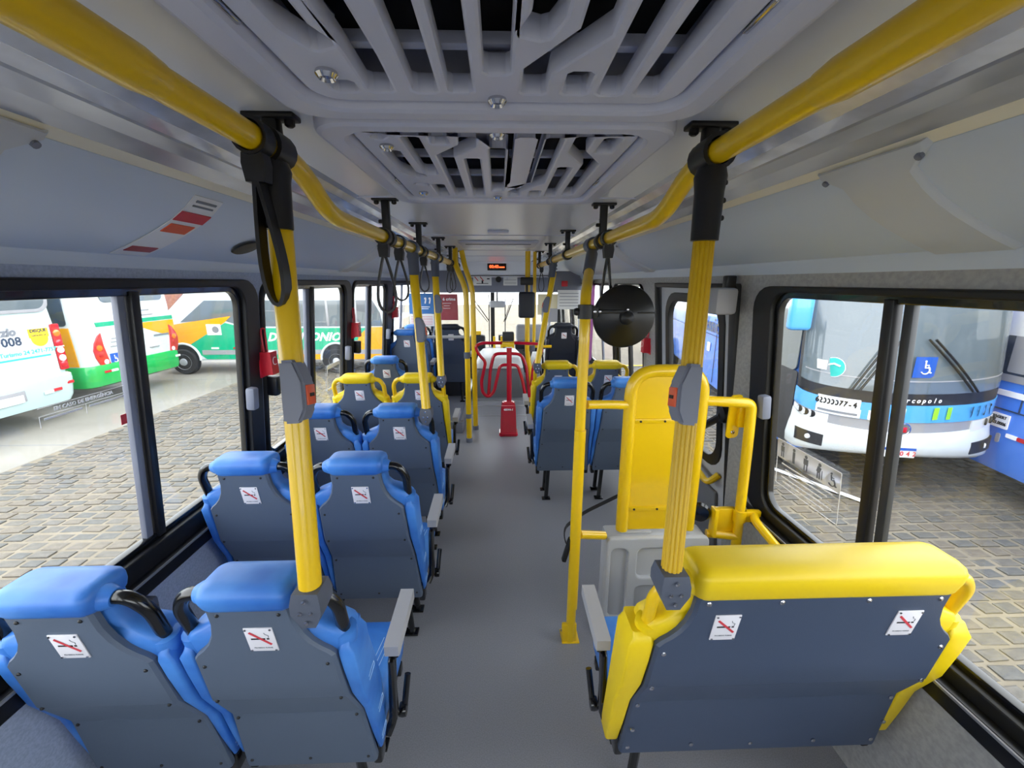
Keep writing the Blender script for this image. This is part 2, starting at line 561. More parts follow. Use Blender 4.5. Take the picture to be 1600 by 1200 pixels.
for side, nm in ((-1, 'wall_left'), (1, 'wall_right')):
    w = struct_root(nm)
    walls[side] = w
    outer = wrect(side, Y0, 0.0, Y1, 1.90, 0.001, 1)
    holes = [wrect(side, *fr, 0.10) for fr, g, ml in WIN[side]]
    if side > 0: holes.append(wrect(side, *DOOR, 0.005, 1))
    # upper leaning panel plus upright lower panel in one outline (the lean starts at 0.8 m)
    p = plate('side_panel', outer, holes, 0.04, 'side' if side < 0 else 'wall_grey', w, wm(side) @ Matrix.Translation((0, 0, -0.021)))
    # upright below the sill
    for v in p.data.vertices:
        if v.co.y < 0: v.co.z += -v.co.y * SL
    for fr, g, ml in WIN[side]:
        wn_i += 1
        root = struct_root('window_%d' % wn_i)
        Mw = wm(side)
        # stepped frame: a broad rubber band and a thinner inner lip
        plate('frame', wrect(side, *fr, 0.11), [wrect(side, g[0] - 0.025, g[1] - 0.025, g[2] + 0.025, g[3] + 0.025, 0.085)], 0.05, 'rubber', root, Mw @ Matrix.Translation((0, 0, -0.008)), bevel=0.006)
        plate('inner_lip', wrect(side, g[0] - 0.03, g[1] - 0.03, g[2] + 0.03, g[3] + 0.03, 0.09), [wrect(side, *g, 0.07)], 0.03, 'gloss_black', root, Mw @ Matrix.Translation((0, 0, -0.018)), bevel=0.004)
        cuts = [g[0]] + sorted(m[0] for m in ml) + [g[2]]
        for k in range(len(cuts) - 1):
            a, b = cuts[k], cuts[k + 1]
            if b - a < 0.09: continue
            wet = (k == len(cuts) - 2)
            mbx = MB(M['glass_wet' if wet else 'glass'])
            mbx.box((wu(side, (a + b) / 2), (g[1] + g[3]) / 2 - 0.8, -0.024 - 0.008 * (k % 2)), (b - a + 0.03, g[3] - g[1] + 0.03, 0.003))
            mbx.build('pane', root, Mw)
        for my, mw, mm in ml:
            mbx = MB(M[mm])
            mbx.box((wu(side, my), (g[1] + g[3]) / 2 - 0.8, -0.012 if mm == 'black' else -0.022), (mw, g[3] - g[1] + 0.03, 0.035 if mm == 'black' else 0.022), 0.004)
            mbx.build('mullion', root, Mw)
        # catches on the front jamb
        if fr[1] > 0.5 and fr[0] < 4.5:
            k = MB(M['grey_box'])
            k.box((wu(side, g[2] + 0.005), 0.435, 0.035), (0.05, 0.115, 0.045), 0.012)
            k.build('window_catch', root, Mw)
        if side < 0 and fr[0] > 1 and fr[0] < 4:
            k = MB(M['black'])
            k.box((wu(side, fr[0] + 0.03), 0.455, 0.04), (0.05, 0.11, 0.06), 0.012)
            k.build('window_catch', root, Mw)
    # black rail and pale edge along the foot of the windows
    z = 0.755 if side < 0 else 0.655
    t = MB(M['sill'], M['steel'])
    t.box((side * 1.307, (Y0 + 2.0) / 2 if side > 0 else 1.6, z - 0.03), (0.05, 2.0 - Y0 if side > 0 else 6.6, 0.07), 0.01)
    t.use(M['steel']).box((side * 1.279, (Y0 + 2.0) / 2 if side > 0 else 1.6, z - 0.002), (0.006, 2.0 - Y0 if side > 0 else 6.6, 0.008))
    t.build('sill_rail', w)
for side in (-1, 1):
    # wall brackets: dark tags seen on the side panel
    if side < 0:
        for yy in (1.32, 2.05):
            k = MB(M['slate_clamp'], M['chrome'])
            k.box((-1.288, yy, 0.60), (0.05, 0.05, 0.16), 0.01)
            k.use(M['chrome']).cyl((-1.262, yy, 0.65), (-1.256, yy, 0.65), 0.008)
            k.build('seat_bracket', walls[side])

# ceiling
HX = 0.39
ce = struct_root('ceiling')
HAT = ((0.075, 0.935), (0.965, 1.857))
holes = [rrect(-HX + 0.02, a + 0.02, HX - 0.02, b - 0.02, 0.07) for a, b in HAT]
plate('ceiling_panel', rrect(-0.62, Y0, 0.62, Y1, 0.001, 1), holes, 0.012, 'ceiling', ce, Matrix.Translation((0, 0, 2.157)))
for yy in (1.92, 3.42, 5.0, 6.1):
    mb('hatch').box((0, yy, 2.149), (1.2, 0.012, 0.006), 0.002).build('ceiling_joint', ce)
mb('hatch').box((0, 3.15, 2.145), (0.15, 0.10, 0.016), 0.005).build('ceiling_cap', ce)
h3 = MB(M['hatch'], M['grey_box'])
h3.box((0, 4.15, 2.142), (0.72, 0.62, 0.02), 0.01)
h3.use(M['grey_box']).box((0, 4.0, 2.133), (0.60, 0.06, 0.012), 0.005)
h3.use(M['ceiling']).box((0, 4.25, 2.132), (0.34, 0.2, 0.008), 0.003)
h3.build('ceiling_vent', ce)
trim_i = 0
for side in (-1, 1):
    LIP = 1.825 if side < 0 else 1.792
    def sweep(name, prof, mtl, parent, seg=1):
        s = MB(M[mtl])
        us = [Y0 + (Y1 - Y0) * k / seg for k in range(seg + 1)]
        s.sheet(us, range(len(prof)), lambda u, v: (side * prof[v][0], u, prof[v][1]), (side * 0.006, 0, 0.010))
        return s.build(name, parent)
    trim_i += 1
    tr = struct_root('trim_%d' % trim_i)
    sweep('edge_profile', [(0.585, 2.151), (0.605, 2.143), (0.615, 2.150)], 'alum', tr)
    lens = sweep('lamp_lens', [(0.615, 2.149), (0.64, 2.130), (0.655, 2.136), (0.685, 2.122), (0.70, 2.128), (0.735, 2.117)], 'lens', tr)
    sweep('lamp_rail', [(0.735, 2.119), (0.745, 2.123), (0.75, 2.117), (0.80, 2.107), (0.805, 2.112), (0.862, 2.092)], 'alum', tr)
    sweep('edge_strip', [(0.862, 2.092), (0.866, 2.088), (0.885, 2.074)], 'ivory', tr)
    cv = struct_root('ceiling_cove' if side < 0 else 'ceiling_cove_right')
    prof = [(0.884, 2.073), (0.91, 2.044), (0.95, 2.008), (0.99, 1.980), (1.04, 1.952), (1.09, 1.928), (1.14, 1.905), (1.20, 1.882)]
    sweep('cove_panel', prof, 'cove', cv)
    sweep('cove_lip', [(1.20, 1.884), (1.205, 1.862), (1.212, 1.850), (1.232, LIP)], 'cove', cv)
    # moulded joint covers with two screws at the upper tab
    for yc, yw in ((((1.00, 0.2),) if side > 0 else ((0.72, 0.2),)) + ((3.3, 0.2),)):
        cov = MB(M['cover'], M['grey_box'])
        pr2 = [(0.872, 2.086)] + prof
        def wid(v): return yw * (0.95 if v < 2 else 0.5)
        us = [-1, -0.96, -0.9, 0.9, 0.96, 1]
        def cf(u, v):
            h = 0.0 if abs(u) == 1 else (0.008 if abs(u) == 0.96 else 0.013)
            return (side * (pr2[v][0] - 0.6 * h), yc + 0.06 + u * (yw * 0.75 if v < 2 else yw * 0.5), pr2[v][1] - 0.8 * h)
        cov.sheet(us, range(len(pr2)), cf, (side * 0.004, 0, 0.006))
        cov.use(M['grey_box'])
        for s in (-1, 1):
            q = V((side * 0.885, yc + 0.06 + s * yw * 0.64, 2.058))
            cov.cyl(q, q + V((-side * 0.006, 0, -0.006)), 0.008, 10)
        cov.build('joint_cover', cv)

# rear wall with its window (behind the camera)
wr = struct_root('wall_rear')
plate('rear_panel', rrect(-1.32, 0, 1.32, 2.16, 0.001, 1), [rrect(-1.05, 1.0, 1.05, 1.85, 0.08)], 0.04, 'side', wr, frame((0, Y0, 0), (1, 0, 0), (0, 0, 1)))
k = MB(M['glass']); k.box((0, Y0, 1.425), (2.14, 0.004, 0.9)); k.build('rear_pane', wr)

# front wall: windscreen in two halves, header above, dash below
wf = struct_root('wall_front')
plate('front_panel', rrect(-1.32, 0, 1.32, 2.16, 0.001, 1), [rrect(-1.2, 0.42, -0.165, 1.66, 0.05), rrect(-0.085, 0.42, 1.2, 1.66, 0.05)], 0.05, 'dash', wf, frame((0, Y1, 0), (1, 0, 0), (0, 0, 1)))
for a, b in ((-1.2, -0.145), (-0.105, 1.2)):
    wn_i += 1
    r = struct_root('window_%d' % wn_i)
    k = MB(M['glass']); k.box(((a + b) / 2, Y1 + 0.01, 1.04), (b - a + 0.02, 0.004, 1.26)); k.build('windscreen_pane', r)
hd = MB(M['ceiling'], M['grey_box'])
hd.loft([[V((-1.22, 7.75, 2.15)), V((-1.22, 7.95, 1.90)), V((-1.22, 8.0, 1.88)), V((-1.22, 8.0, 1.60)), V((-1.22, 8.58, 1.60)), V((-1.22, 8.58, 2.15))],
         [V((1.22, 7.75, 2.15)), V((1.22, 7.95, 1.90)), V((1.22, 8.0, 1.88)), V((1.22, 8.0, 1.60)), V((1.22, 8.58, 1.60)), V((1.22, 8.58, 2.15))]])
hd.build('front_header', wf, angle=15)
mb('grey_box').box((0.0, 7.99, 1.74), (2.4, 0.02, 0.26), 0.006).build('header_panel', wf)
mb('rubber').box((0.0, 7.93, 1.905), (2.4, 0.012, 0.012)).build('header_seam', wf)

# bulkheads behind the driver and beside the door
for side, x0, x1, yb in ((-1, -1.235, -0.44, 6.0), (1, 0.74, 1.235, 6.3)):
    bh = struct_root('wall_bulkhead' if side < 0 else 'wall_bulkhead_right')
    b = MB(M['grey_box'], M['alum'])
    b.box(((x0 + x1) / 2, yb, 1.80), (x1 - x0, 0.04, 0.30), 0.008)
    b.use(M['alum'])
    for xx in (x0 + 0.02, x1 - 0.02): b.box((xx, yb, 0.83), (0.035, 0.035, 1.66), 0.005)
    b.box(((x0 + x1) / 2, yb, 0.92), (x1 - x0, 0.035, 0.04), 0.005)
    b.build('bulkhead_frame', bh)
    k = MB(M['glass']); k.box(((x0 + x1) / 2, yb, 1.29), (x1 - x0 - 0.06, 0.005, 0.72)); k.build('bulkhead_pane', bh)
    k = MB(M['navy']); k.box(((x0 + x1) / 2, yb, 0.52), (x1 - x0 - 0.06, 0.02, 0.78)); k.build('bulkhead_board', bh)

# the wheelchair door in the right wall
dr = struct_root('door_1')
Md = wm(1)
dfr = MB(M['rubber'])
for yy, w in ((2.15, 0.07), (3.235, 0.05)): dfr.box((wu(1, yy), 0.09, 0.0), (w, 1.80, 0.05), 0.008)
dfr.box((wu(1, 2.69), 0.98, 0.0), (1.14, 0.03, 0.05), 0.006)
dfr.build('door_frame', dr, Md)
leaf = plate('door_leaf', wrect(1, 2.19, 0.03, 3.2, 1.765, 0.02), [wrect(1, 2.30, 0.70, 3.08, 1.70, 0.14)], 0.04, 'fold', dr, Md @ Matrix.Translation((0, 0, -0.03)), bevel=0.004)
plate('door_gasket', wrect(1, 2.27, 0.67, 3.11, 1.73, 0.16), [wrect(1, 2.33, 0.73, 3.05, 1.67, 0.13)], 0.04, 'rubber', dr, Md @ Matrix.Translation((0, 0, -0.02)), bevel=0.006)
k = MB(M['glass_wet']); k.box((wu(1, 2.69), 0.40, -0.03), (0.80, 1.02, 0.003)); k.build('door_pane', dr, Md)
k = MB(M['black'])
p0, p1 = wpt(1, 2.15, 1.09, 0.06), wpt(1, 2.60, 0.80, 0.06)
k.tube([p0, p1], 0.022, 10).lathe([(0.045, 0), (0.05, 0.01), (0.045, 0.05), (0.0, 0.055)], wpt(1, 2.15, 1.09, 0.02), V((-1, 0, 0)), 14)
k.tube(fillet([p1, wpt(1, 2.64, 0.76, 0.05), wpt(1, 2.64, 0.68, 0.02)], 0.05), 0.018, 8)
k.build('door_arm', dr)
k = MB(M['yellow'])
k.tube(fillet([wpt(1, 2.28, 0.66, 0.0), wpt(1, 2.30, 0.60, 0.06), wpt(1, 2.9, 0.72, 0.06), wpt(1, 2.92, 0.72, 0.0)], 0.05), 0.02, 10)
k.build('door_handle', dr)
k = MB(M['hood']); k.box((wu(1, 2.7), -0.50, 0.0), (0.8, 0.46, 0.03), 0.02); k.build('door_kick_panel', dr, Md)

# ------------------------------------------------------------------ roof hatches
SLOTS = [  # columns of the moulded slot pattern: polylines in (across, from the seam)
    [(-0.285, 0.10), (-0.262, 0.118)], [(-0.272, 0.215), (-0.272, 0.43), (-0.24, 0.50)], [(-0.282, 0.585), (-0.24, 0.60)],
    [(-0.205, 0.11), (-0.205, 0.46)], [(-0.207, 0.59), (-0.207, 0.79)], [(-0.139, 0.105), (-0.139, 0.165)],
    [(-0.071, 0.11), (-0.075, 0.175), (-0.139, 0.26), (-0.141, 0.79)], [(-0.07, 0.28), (-0.072, 0.79)],
    [(0.0, 0.19), (0.0, 0.70)], [(0.068, 0.11), (0.068, 0.56), (0.05, 0.63)], [(0.137, 0.11), (0.137, 0.56), (0.062, 0.70), (0.062, 0.79)],
    [(0.139, 0.68), (0.139, 0.79)], [(0.205, 0.10), (0.205, 0.215), (0.265, 0.33), (0.265, 0.76)], [(0.273, 0.105), (0.272, 0.225)],
    [(0.198, 0.36), (0.200, 0.79)],
]
SLOTS1 = [  # the nearer hatch, its pattern turned about
    [(-0.272, 0.36), (-0.268, 0.285), (-0.245, 0.235)], [(-0.262, 0.135), (-0.262, 0.095)], [(-0.27, 0.55), (-0.205, 0.36), (-0.200, 0.215), (-0.202, 0.095)],
    [(-0.188, 0.80), (-0.188, 0.42)], [(-0.122, 0.80), (-0.125, 0.095)], [(-0.064, 0.80), (-0.064, 0.095)],
    [(0.0, 0.74), (0.0, 0.165)], [(0.066, 0.80), (0.066, 0.32), (0.048, 0.27)], [(0.132, 0.80), (0.134, 0.285), (0.064, 0.175), (0.064, 0.095)],
    [(0.136, 0.175), (0.136, 0.095)], [(0.195, 0.80), (0.198, 0.095)], [(0.262, 0.80), (0.264, 0.095)],
]
def hatch(ya, yb, slots, flip, label):
    yc, L = (ya + yb) / 2, yb - ya
    h = thing('roof_hatch', label, 'roof hatch', (0, yc, 2.10))
    # raised rim, seam, inner lid
    plate('hatch_rim', rrect(-0.40, -L / 2 - 0.008, 0.40, L / 2 + 0.008, 0.085, 6), [rrect(-0.335, -L / 2 + 0.05, 0.335, L / 2 - 0.05, 0.06, 6)], 0.05, 'hatch', h, Matrix.Translation((0, 0, 0.036)), bevel=0.014)
    outer = rrect(-0.328, -L / 2 + 0.056, 0.328, L / 2 - 0.056, 0.055, 6)
    hs = []
    for pl in slots:
        pts = [(x, (L / 2 - y) if flip else (-L / 2 + y)) for x, y in pl]
        hs.append(band(pts, 0.042))
    plate('hatch_lid', outer, hs, 0.034, 'hatch', h, Matrix.Translation((0, 0, 0.040)), bevel=0.006)
    mb('hatch_dark').box((0, 0, 0.13), (0.72, L - 0.03, 0.01)).build('hatch_shade_backing', h)  # plain backing sheet, its dark colour paints the shade deep in the slots
    k = mb('hatch')
    for t in (0.18, 0.47, 0.72):
        y = (L / 2 - t * L) if flip else (-L / 2 + t * L)
        k.box((0, y, 0.075), (0.62, 0.022, 0.02), 0.004)
    for s in (-1, 1): k.box((s * 0.345, 0, 0.085), (0.02, L - 0.03, 0.09))
    for s in (-1, 1): k.box((0, s * (L / 2 - 0.02), 0.085), (0.72, 0.02, 0.09))
    k.build('hatch_brace', h)
    for bx, by in ((-0.27, 0.168), (0.0, 0.075), (0.0, L - 0.105), (-0.275, L - 0.18)):
        y = (L / 2 - by) if flip else (-L / 2 + by)
        b = MB(M['chrome'], M['black'])
        b.lathe([(0.017, 0.0), (0.018, -0.005), (0.013, -0.011), (0.010, -0.006), (0.0, -0.004)], (bx, y, 0.023), V((0, 0, 1)), 18)
        b.build('hatch_bolt', h)
    for s in (-1, 1):
        b = mb('chrome'); b.box((s * 0.332, L * 0.12, 0.024), (0.008, 0.07, 0.006), 0.002); b.build('hatch_latch', h)
    return h
hatch(HAT[0][0], HAT[0][1], SLOTS1, True, 'grey slotted roof hatch nearest overhead, cut by the top of the photo')
hatch(HAT[1][0], HAT[1][1], SLOTS, False, 'smaller-looking grey slotted roof hatch farther along the ceiling')

# ------------------------------------------------------------------ overhead rails, brackets, straps
R = 0.0255
RAIL = [(-1.6, 2.085), (1.13, 2.08), (1.31, 1.988), (5.3, 1.985)]
for side, lab in ((-1, 'yellow overhead handrail above the left-hand blue seats'), (1, 'yellow overhead handrail above the wheelchair bay')):
    t = thing('overhead_handrail', lab, 'handrail', (side * 0.49, 1.0, 1.98), 'overhead handrails')
    def P(y, z): return V((0, y - 1.0, z - 1.98))
    k = mb('yellow'); k.tube(fillet([P(y, z) for y, z in RAIL], 0.09, 6), R, 16); k.build('rail_tube', t)
    k = mb('yellow'); k.tube([P(0.30, 2.083), P(0.60, 2.082), P(0.66, 2.082), P(0.70, 2.082)], [0.031, 0.031, 0.031, R + 0.001], 16); k.build('rail_collar', t)
    k = mb('yellow'); k.tube([P(-1.6, 2.085), P(0.62, 2.0822)], 0.0295, 16); k.build('rail_sleeve', t)
    for yb in ((1.03, 1.96, 2.73, 3.6, 4.45, 5.15) if side < 0 else (1.055, 2.05, 3.08, 4.1, 5.15)):
        zr = 2.081 if yb < 1.2 else 1.986
        b = mb('black')
        zc = 2.146 - 1.98
        b.box((0, yb - 1.0, zc), (0.11, 0.045, 0.012), 0.004)
        for s in (-1, 1): b.lathe([(0.011, 0), (0.011, -0.010), (0.006, -0.014), (0, -0.014)], (s * 0.038, yb - 1.0, zc - 0.006), V((0, 0, 1)), 10)
        b.box((0, yb - 1.0, (zc + zr - 1.98) / 2), (0.034, 0.034, zc - (zr - 1.98)), 0.008)
        b.box((-0.024, yb - 1.0, zr - 1.98 + 0.07), (0.02, 0.016, 0.016), 0.004)
        b.tube([P(yb - 0.024, zr), P(yb + 0.024, zr)], R + 0.012, 16)
        b.build('ceiling_bracket', t)

def strap(x, y, zr, length, width, label, band_w=0.010, lean=0.0):
    t = thing('hand_strap', label, 'hand strap', (x, y, zr - length - 0.06), 'black hand straps')
    H = length + 0.06
    c = mb('black')
    c.ring(V((0, -0.02, H)), V((0, 0.02, H)), R + 0.004, R + 0.010)
    c.loft([[V((-0.020 * a, -0.017, H - dz)), V((0.020 * a, -0.017, H - dz)), V((0.020 * a, 0.017, H - dz)), V((-0.020 * a, 0.017, H - dz))] for dz, a in ((R + 0.005, 1), (0.05, 1.15), (0.085, 0.9))])
    c.build('strap_clip', t)
    pts = []
    n = 26
    zt, zb = H - 0.075, 0.0
    for i in range(n + 1):
        a = PI * 2 * i / n
        s = (1 - math.cos(a)) / 2
        xx = math.sin(a) * width * (0.25 + 0.75 * s ** 1.2)
        pts.append(V((xx + lean * s, 0.0, zt + (zb - zt) * s)))
    s = mb('black')
    rings = []
    for i, p in enumerate(pts):
        d = (pts[min(i + 1, n)] - pts[max(i - 1, 0)]).normalized()
        nr = V((d.z, 0, -d.x))
        w = band_w
        rings.append([p + V((0, w, 0)) + nr * 0.004, p + V((0, -w, 0)) + nr * 0.004, p + V((0, -w, 0)) - nr * 0.004, p + V((0, w, 0)) - nr * 0.004])
    s.loft(rings)
    s.build('strap_loop', t)
    return t
strap(-0.49, 0.945, 2.081, 0.27, 0.030, 'black hand strap hanging nearest, against the left stanchion', 0.016, 0.012)
strap(-0.49, 1.885, 1.987, 0.26, 0.058, 'large black hand strap under the second left ceiling bracket')
strap(-0.49, 2.17, 1.987, 0.22, 0.052, 'black hand strap second along the left rail')
strap(-0.49, 2.86, 1.987, 0.19, 0.045, 'black hand strap between the two far left stanchions')
strap(-0.49, 4.30, 1.987, 0.24, 0.045, 'black hand strap beyond the far left stanchions, of a close pair')
strap(-0.49, 4.62, 1.987, 0.22, 0.045, 'black hand strap farther of the close pair at left front')
strap(0.49, 1.93, 1.987, 0.33, 0.034, 'black hand strap hanging in front of the round mirror')
strap(0.49, 3.98, 1.987, 0.24, 0.040, 'black hand strap between the tall post and the front on the right rail')
strap(0.49, 4.9, 1.987, 0.24, 0.045, 'small black hand strap at the front end of the right rail')

# ------------------------------------------------------------------ stanchions
def stop_box(t, z, side):
    """stop-request box clasped round stanchion t at height z, its orange button on the aisle face"""
    ax = V(t['axis'])
    zl = z - t.location.z
    pm = frame(ax * (zl / ax.z), (1, 0, -ax.x / ax.z), (0, 1, -ax.y / ax.z))
    b = MB(M['grey_box'])
    prof = [(-0.014, -0.070), (0.024, -0.070), (0.038, -0.040), (0.038, 0.022), (0.020, 0.070), (-0.014, 0.070)]
    b.prism(prof, lambda u, v: (side * u, -0.031, v), lambda u, v: (side * u, 0.024, v))
    bmesh.ops.bevel(b.bm, geom=list(b.bm.edges), offset=0.006, segments=2, affect='EDGES')
    b = b.build('stop_box', t, pm)
    b['label'] = 'grey stop request box'
    k = mb('orange_print'); k.box((side * 0.0395, -0.003, -0.009), (0.005, 0.038, 0.045), 0.002); k.build('stop_button', b)
    k = mb('black_print'); k.box((side * 0.0425, -0.003, -0.009), (0.002, 0.02, 0.008)); k.build('button_mark', b)
def seat_pole(x, y, z0, zr, label, ribbed=False, top=0.13, clampm='slate_clamp', y1=None, x1=None):
    t = thing('stanchion', label, 'stanchion', (x, y, z0), 'seat-mounted stanchions')
    H = zr - z0
    dy = 0 if y1 is None else y1 - y
    dx = 0 if x1 is None else x1 - x
    t['axis'] = (dx, dy, H)
    k = mb('yellow_rib' if ribbed else 'yellow')
    if ribbed:
        ring = []
        for i in range(56):
            a = 2 * PI * i / 56
            r = 0.0228 + (0.0008, 0.0012, 0.0008, -0.0016)[i % 4]
            ring.append((r * math.cos(a), r * math.sin(a)))
        k.loft([[V((p, q, 0.03)) for p, q in ring], [V((p + dx, q + dy, H - 0.1)) for p, q in ring]])
    else:
        k.tube([V((0, 0, 0.03)), V((dx, dy, H - 0.1))], R, 18)
    k.build('pole_tube', t, angle=20 if ribbed else 35)
    k = mb('black' if ribbed or top > 0.12 else 'slate_clamp')
    k.loft([[V((dx * z / H + a * math.cos(2 * PI * i / 16), dy * z / H + b * math.sin(2 * PI * i / 16), z)) for i in range(16)] for a, b, z in ((0.0300, 0.0300, H - top - 0.04), (0.032, 0.032, H - top * 0.55), (0.036, 0.036, H - 0.05), (0.030, 0.036, H - R - 0.004))])
    k.ring(V((dx, dy - 0.034, H)), V((dx, dy + 0.034, H)), R + 0.004, R + 0.013)
    for zz in (0.3, 0.55, 0.8): k.lathe([(0.006, 0), (0.006, 0.006), (0, 0.007)], (dx + 0.02, dy - 0.026, H - top * zz - 0.02), V((0.3, -1, 0)), 8)
    k.build('top_socket', t)
    k = MB(M[clampm], M['chrome'])
    k.loft([[V((sx * a, sy * b, z)) for sx, sy in ((-1, -1), (1, -1), (1, 1), (-1, 1))] for a, b, z in ((0.016, 0.03, -0.045), (0.034, 0.036, -0.005), (0.034, 0.036, 0.02), (0.029, 0.031, 0.045))])
    k.use(M['chrome'])
    for xx, zz in ((-0.012, 0.0), (0.012, 0.0), (0, -0.025), (0.0, 0.03)): k.lathe([(0.005, 0), (0.005, 0.004), (0, 0.005)], (xx, -0.035, zz), V((0, -1, 0)), 8)
    k.build('seat_clamp', t)
    return t
pole = seat_pole(-0.440, 0.835, 1.075, 2.081, 'yellow stanchion rising from the nearest aisle blue seat', y1=1.015, x1=-0.49)
stop_box(pole, 1.560, 1)
pole = seat_pole(0.402, 0.835, 1.10, 2.081, 'ribbed yellow stanchion rising from the wide yellow bench back', True, 0.15, y1=1.03, x1=0.49)
stop_box(pole, 1.545, -1)
pole = seat_pole(-0.415, 2.272, 1.06, 1.987, 'yellow stanchion on the third-row aisle blue seat', y1=2.50, top=0.11, x1=-0.49)
stop_box(pole, 1.53, 1)
pole = seat_pole(-0.442, 3.112, 1.06, 1.987, 'yellow stanchion on the left aisle yellow seat', y1=3.35, top=0.11, x1=-0.49)
stop_box(pole, 1.63, 1)
pole = seat_pole(0.335, 3.592, 1.06, 1.987, 'yellow stanchion on the right aisle yellow seat', y1=3.80, top=0.11, x1=0.49)
stop_box(pole, 1.60, -1)

# the tall post of the wheelchair bay
t = thing('floor_post', 'tall yellow floor post at the wheelchair bay carrying the round mirror', 'stanchion', (0.355, 1.763, 0))
k = mb('yellow')
k.tube(fillet([V((0, 0, 0.0)), V((0.012, 0.01, 1.60)), V((0.02, 0.06, 1.74)), V((0.115, 0.43, 1.91)), V((0.128, 0.475, 1.935))], 0.12, 5), 0.0235, 16)
k.build('pole_tube', t)
k = mb('yellow'); k.tube([V((0.004, 0, 0.2)), V((0.0085, 0, 1.15))], 0.0262, 16); k.build('pole_sleeve', t)
k = MB(M['yellow'], M['chrome'])
k.box((-0.008, -0.005, 0.055), (0.075, 0.022, 0.11), 0.006)
k.box((0, 0.02, 0.004), (0.09, 0.09, 0.008), 0.003)
k.use(M['chrome'])
for s in (-1, 1): k.lathe([(0.007, 0), (0.006, 0.005), (0, 0.006)], (s * 0.03 - 0.006, 0.05, 0.008), V((0, 0, 1)), 10)
k.build('foot_plate', t)
k = mb('slate_clamp'); k.tube([V((0.075, 0.28, 1.842)), V((0.130, 0.48, 1.938))], [0.028, 0.030], 14); k.ring(V((0.135, 0.47, 1.986)), V((0.135, 0.56, 1.986)), R + 0.004, R + 0.012); k.build('top_socket', t)

# round mirror on the post, its black back to the camera
t = thing('round_mirror', 'round black convex mirror clamped to the tall yellow post', 'mirror', (0.545, 1.80, 1.50))
k = mb('matte_black')
k.lathe([(0.0, -0.030), (0.03, -0.030), (0.032, -0.022), (0.05, -0.018), (0.12, 0.004), (0.134, 0.010), (0.137, 0.018), (0.134, 0.026), (0.12, 0.03), (0.0, 0.034)], (0, 0, 0.152), V((0, 1, 0)), 40)
k.build('mirror_shell', t)
k = MB(M['black'], M['chrome'])
k.box((-0.09, -0.022, 0.176), (0.16, 0.012, 0.016), 0.004)
k.box((0.06, -0.014, 0.17), (0.13, 0.008, 0.006), 0.002)
k.lathe([(0.026, 0), (0.028, -0.012), (0.014, -0.022), (0, -0.024)], (0, -0.028, 0.150), V((0, 1, 0)), 16)
k.use(M['chrome'])
for xx, zz in ((0.0, 0.185), (0.0, 0.160), (-0.118, 0.177)): k.lathe([(0.006, 0), (0.005, -0.005), (0, -0.006)], (xx, -0.032, zz), V((0, 1, 0)), 10)
k.build('mirror_arm', t)
k = MB(M['black'], M['chrome'])
k.tube([V((-0.178, -0.026, 0.147)), V((-0.178, -0.026, 0.205))], 0.033, 14)
k.box((-0.145, -0.024, 0.176), (0.04, 0.035, 0.05), 0.006)
k.box((-0.215, -0.026, 0.176), (0.03, 0.03, 0.032), 0.012)
k.use(M['chrome']).lathe([(0.007, 0), (0.006, -0.005), (0, -0.006)], (-0.142, -0.042, 0.177), V((0, 1, 0)), 10)
k.build('post_clamp', t)

# yellow wheelchair backboard with its cross rails, and the wall pole
t = thing('wheelchair_backboard', 'yellow upright wheelchair backboard between horizontal yellow rails', 'backrest', (0.78, 1.85, 0))
def A(x, y, z): return V((x - 0.78, y - 1.85, z))
k = mb('yellow')
k.tube(fillet([A(0.615, 1.86, 0.578), A(0.615, 1.86, 1.40), A(0.955, 1.86, 1.40), A(0.955, 1.86, 0.578)], 0.12, 8), 0.030, 14)
k.build('hoop_frame', t)
bd = MB(M['yellow'], M['black'])
bd.prism([(-0.165, 0.585), (0.165, 0.585), (0.165, 1.29), (0.155, 1.34), (0.125, 1.375), (0.08, 1.392), (-0.08, 1.392), (-0.125, 1.375), (-0.155, 1.34), (-0.165, 1.29)], lambda u, v: (u, -0.004, v), lambda u, v: (u, 0.012, v))
for z in (0.70, 1.16): bd.box((0, -0.007, z), (0.285, 0.006, 0.024), 0.002)
bd.use(M['black'])
for z in (0.70, 1.16):
    for xx in (-0.115, 0.0, 0.115): bd.lathe([(0.006, 0), (0.005, -0.004), (0, -0.005)], (xx, -0.010, z), V((0, 1, 0)), 8)
bd.build('back_panel', t)
k = mb('yellow')
k.tube([A(0.392, 1.785, 1.262), A(0.50, 1.825, 1.25), A(0.615, 1.86, 1.235)], 0.021, 12)
k.build('cross_rail', t)
k = mb('yellow')
k.tube([A(0.388, 1.79, 0.598), A(0.526, 1.85, 0.55)], 0.021, 12)
k.build('cross_rail', t)
k = mb('yellow')
k.tube(fillet([A(0.955, 1.86, 1.255), A(1.12, 1.84, 1.25), A(1.185, 1.84, 1.245), A(1.195, 1.84, 1.0), A(1.205, 1.83, 0.30)], 0.09, 6), 0.024, 14)
k.build('wall_pole', t)
k = mb('yellow'); k.tube([A(1.055, 1.86, 0.545), A(1.20, 1.83, 0.545)], 0.021, 12); k.build('cross_rail', t)
k = MB(M['yellow'], M['chrome'])
pm = frame(A(1.145, 1.90, 1.165), (1, 0.25, 0), (0.05, 0, 1))
out = rrect(-0.035, -0.115, 0.035, 0.105, 0.02)
k.prism(out, lambda u, v: pm @ V((u, v, -0.004)), lambda u, v: pm @ V((u, v, 0.004)))
k.box(A(1.185, 1.89, 1.17), (0.06, 0.03, 0.12), 0.006)
k.use(M['chrome'])
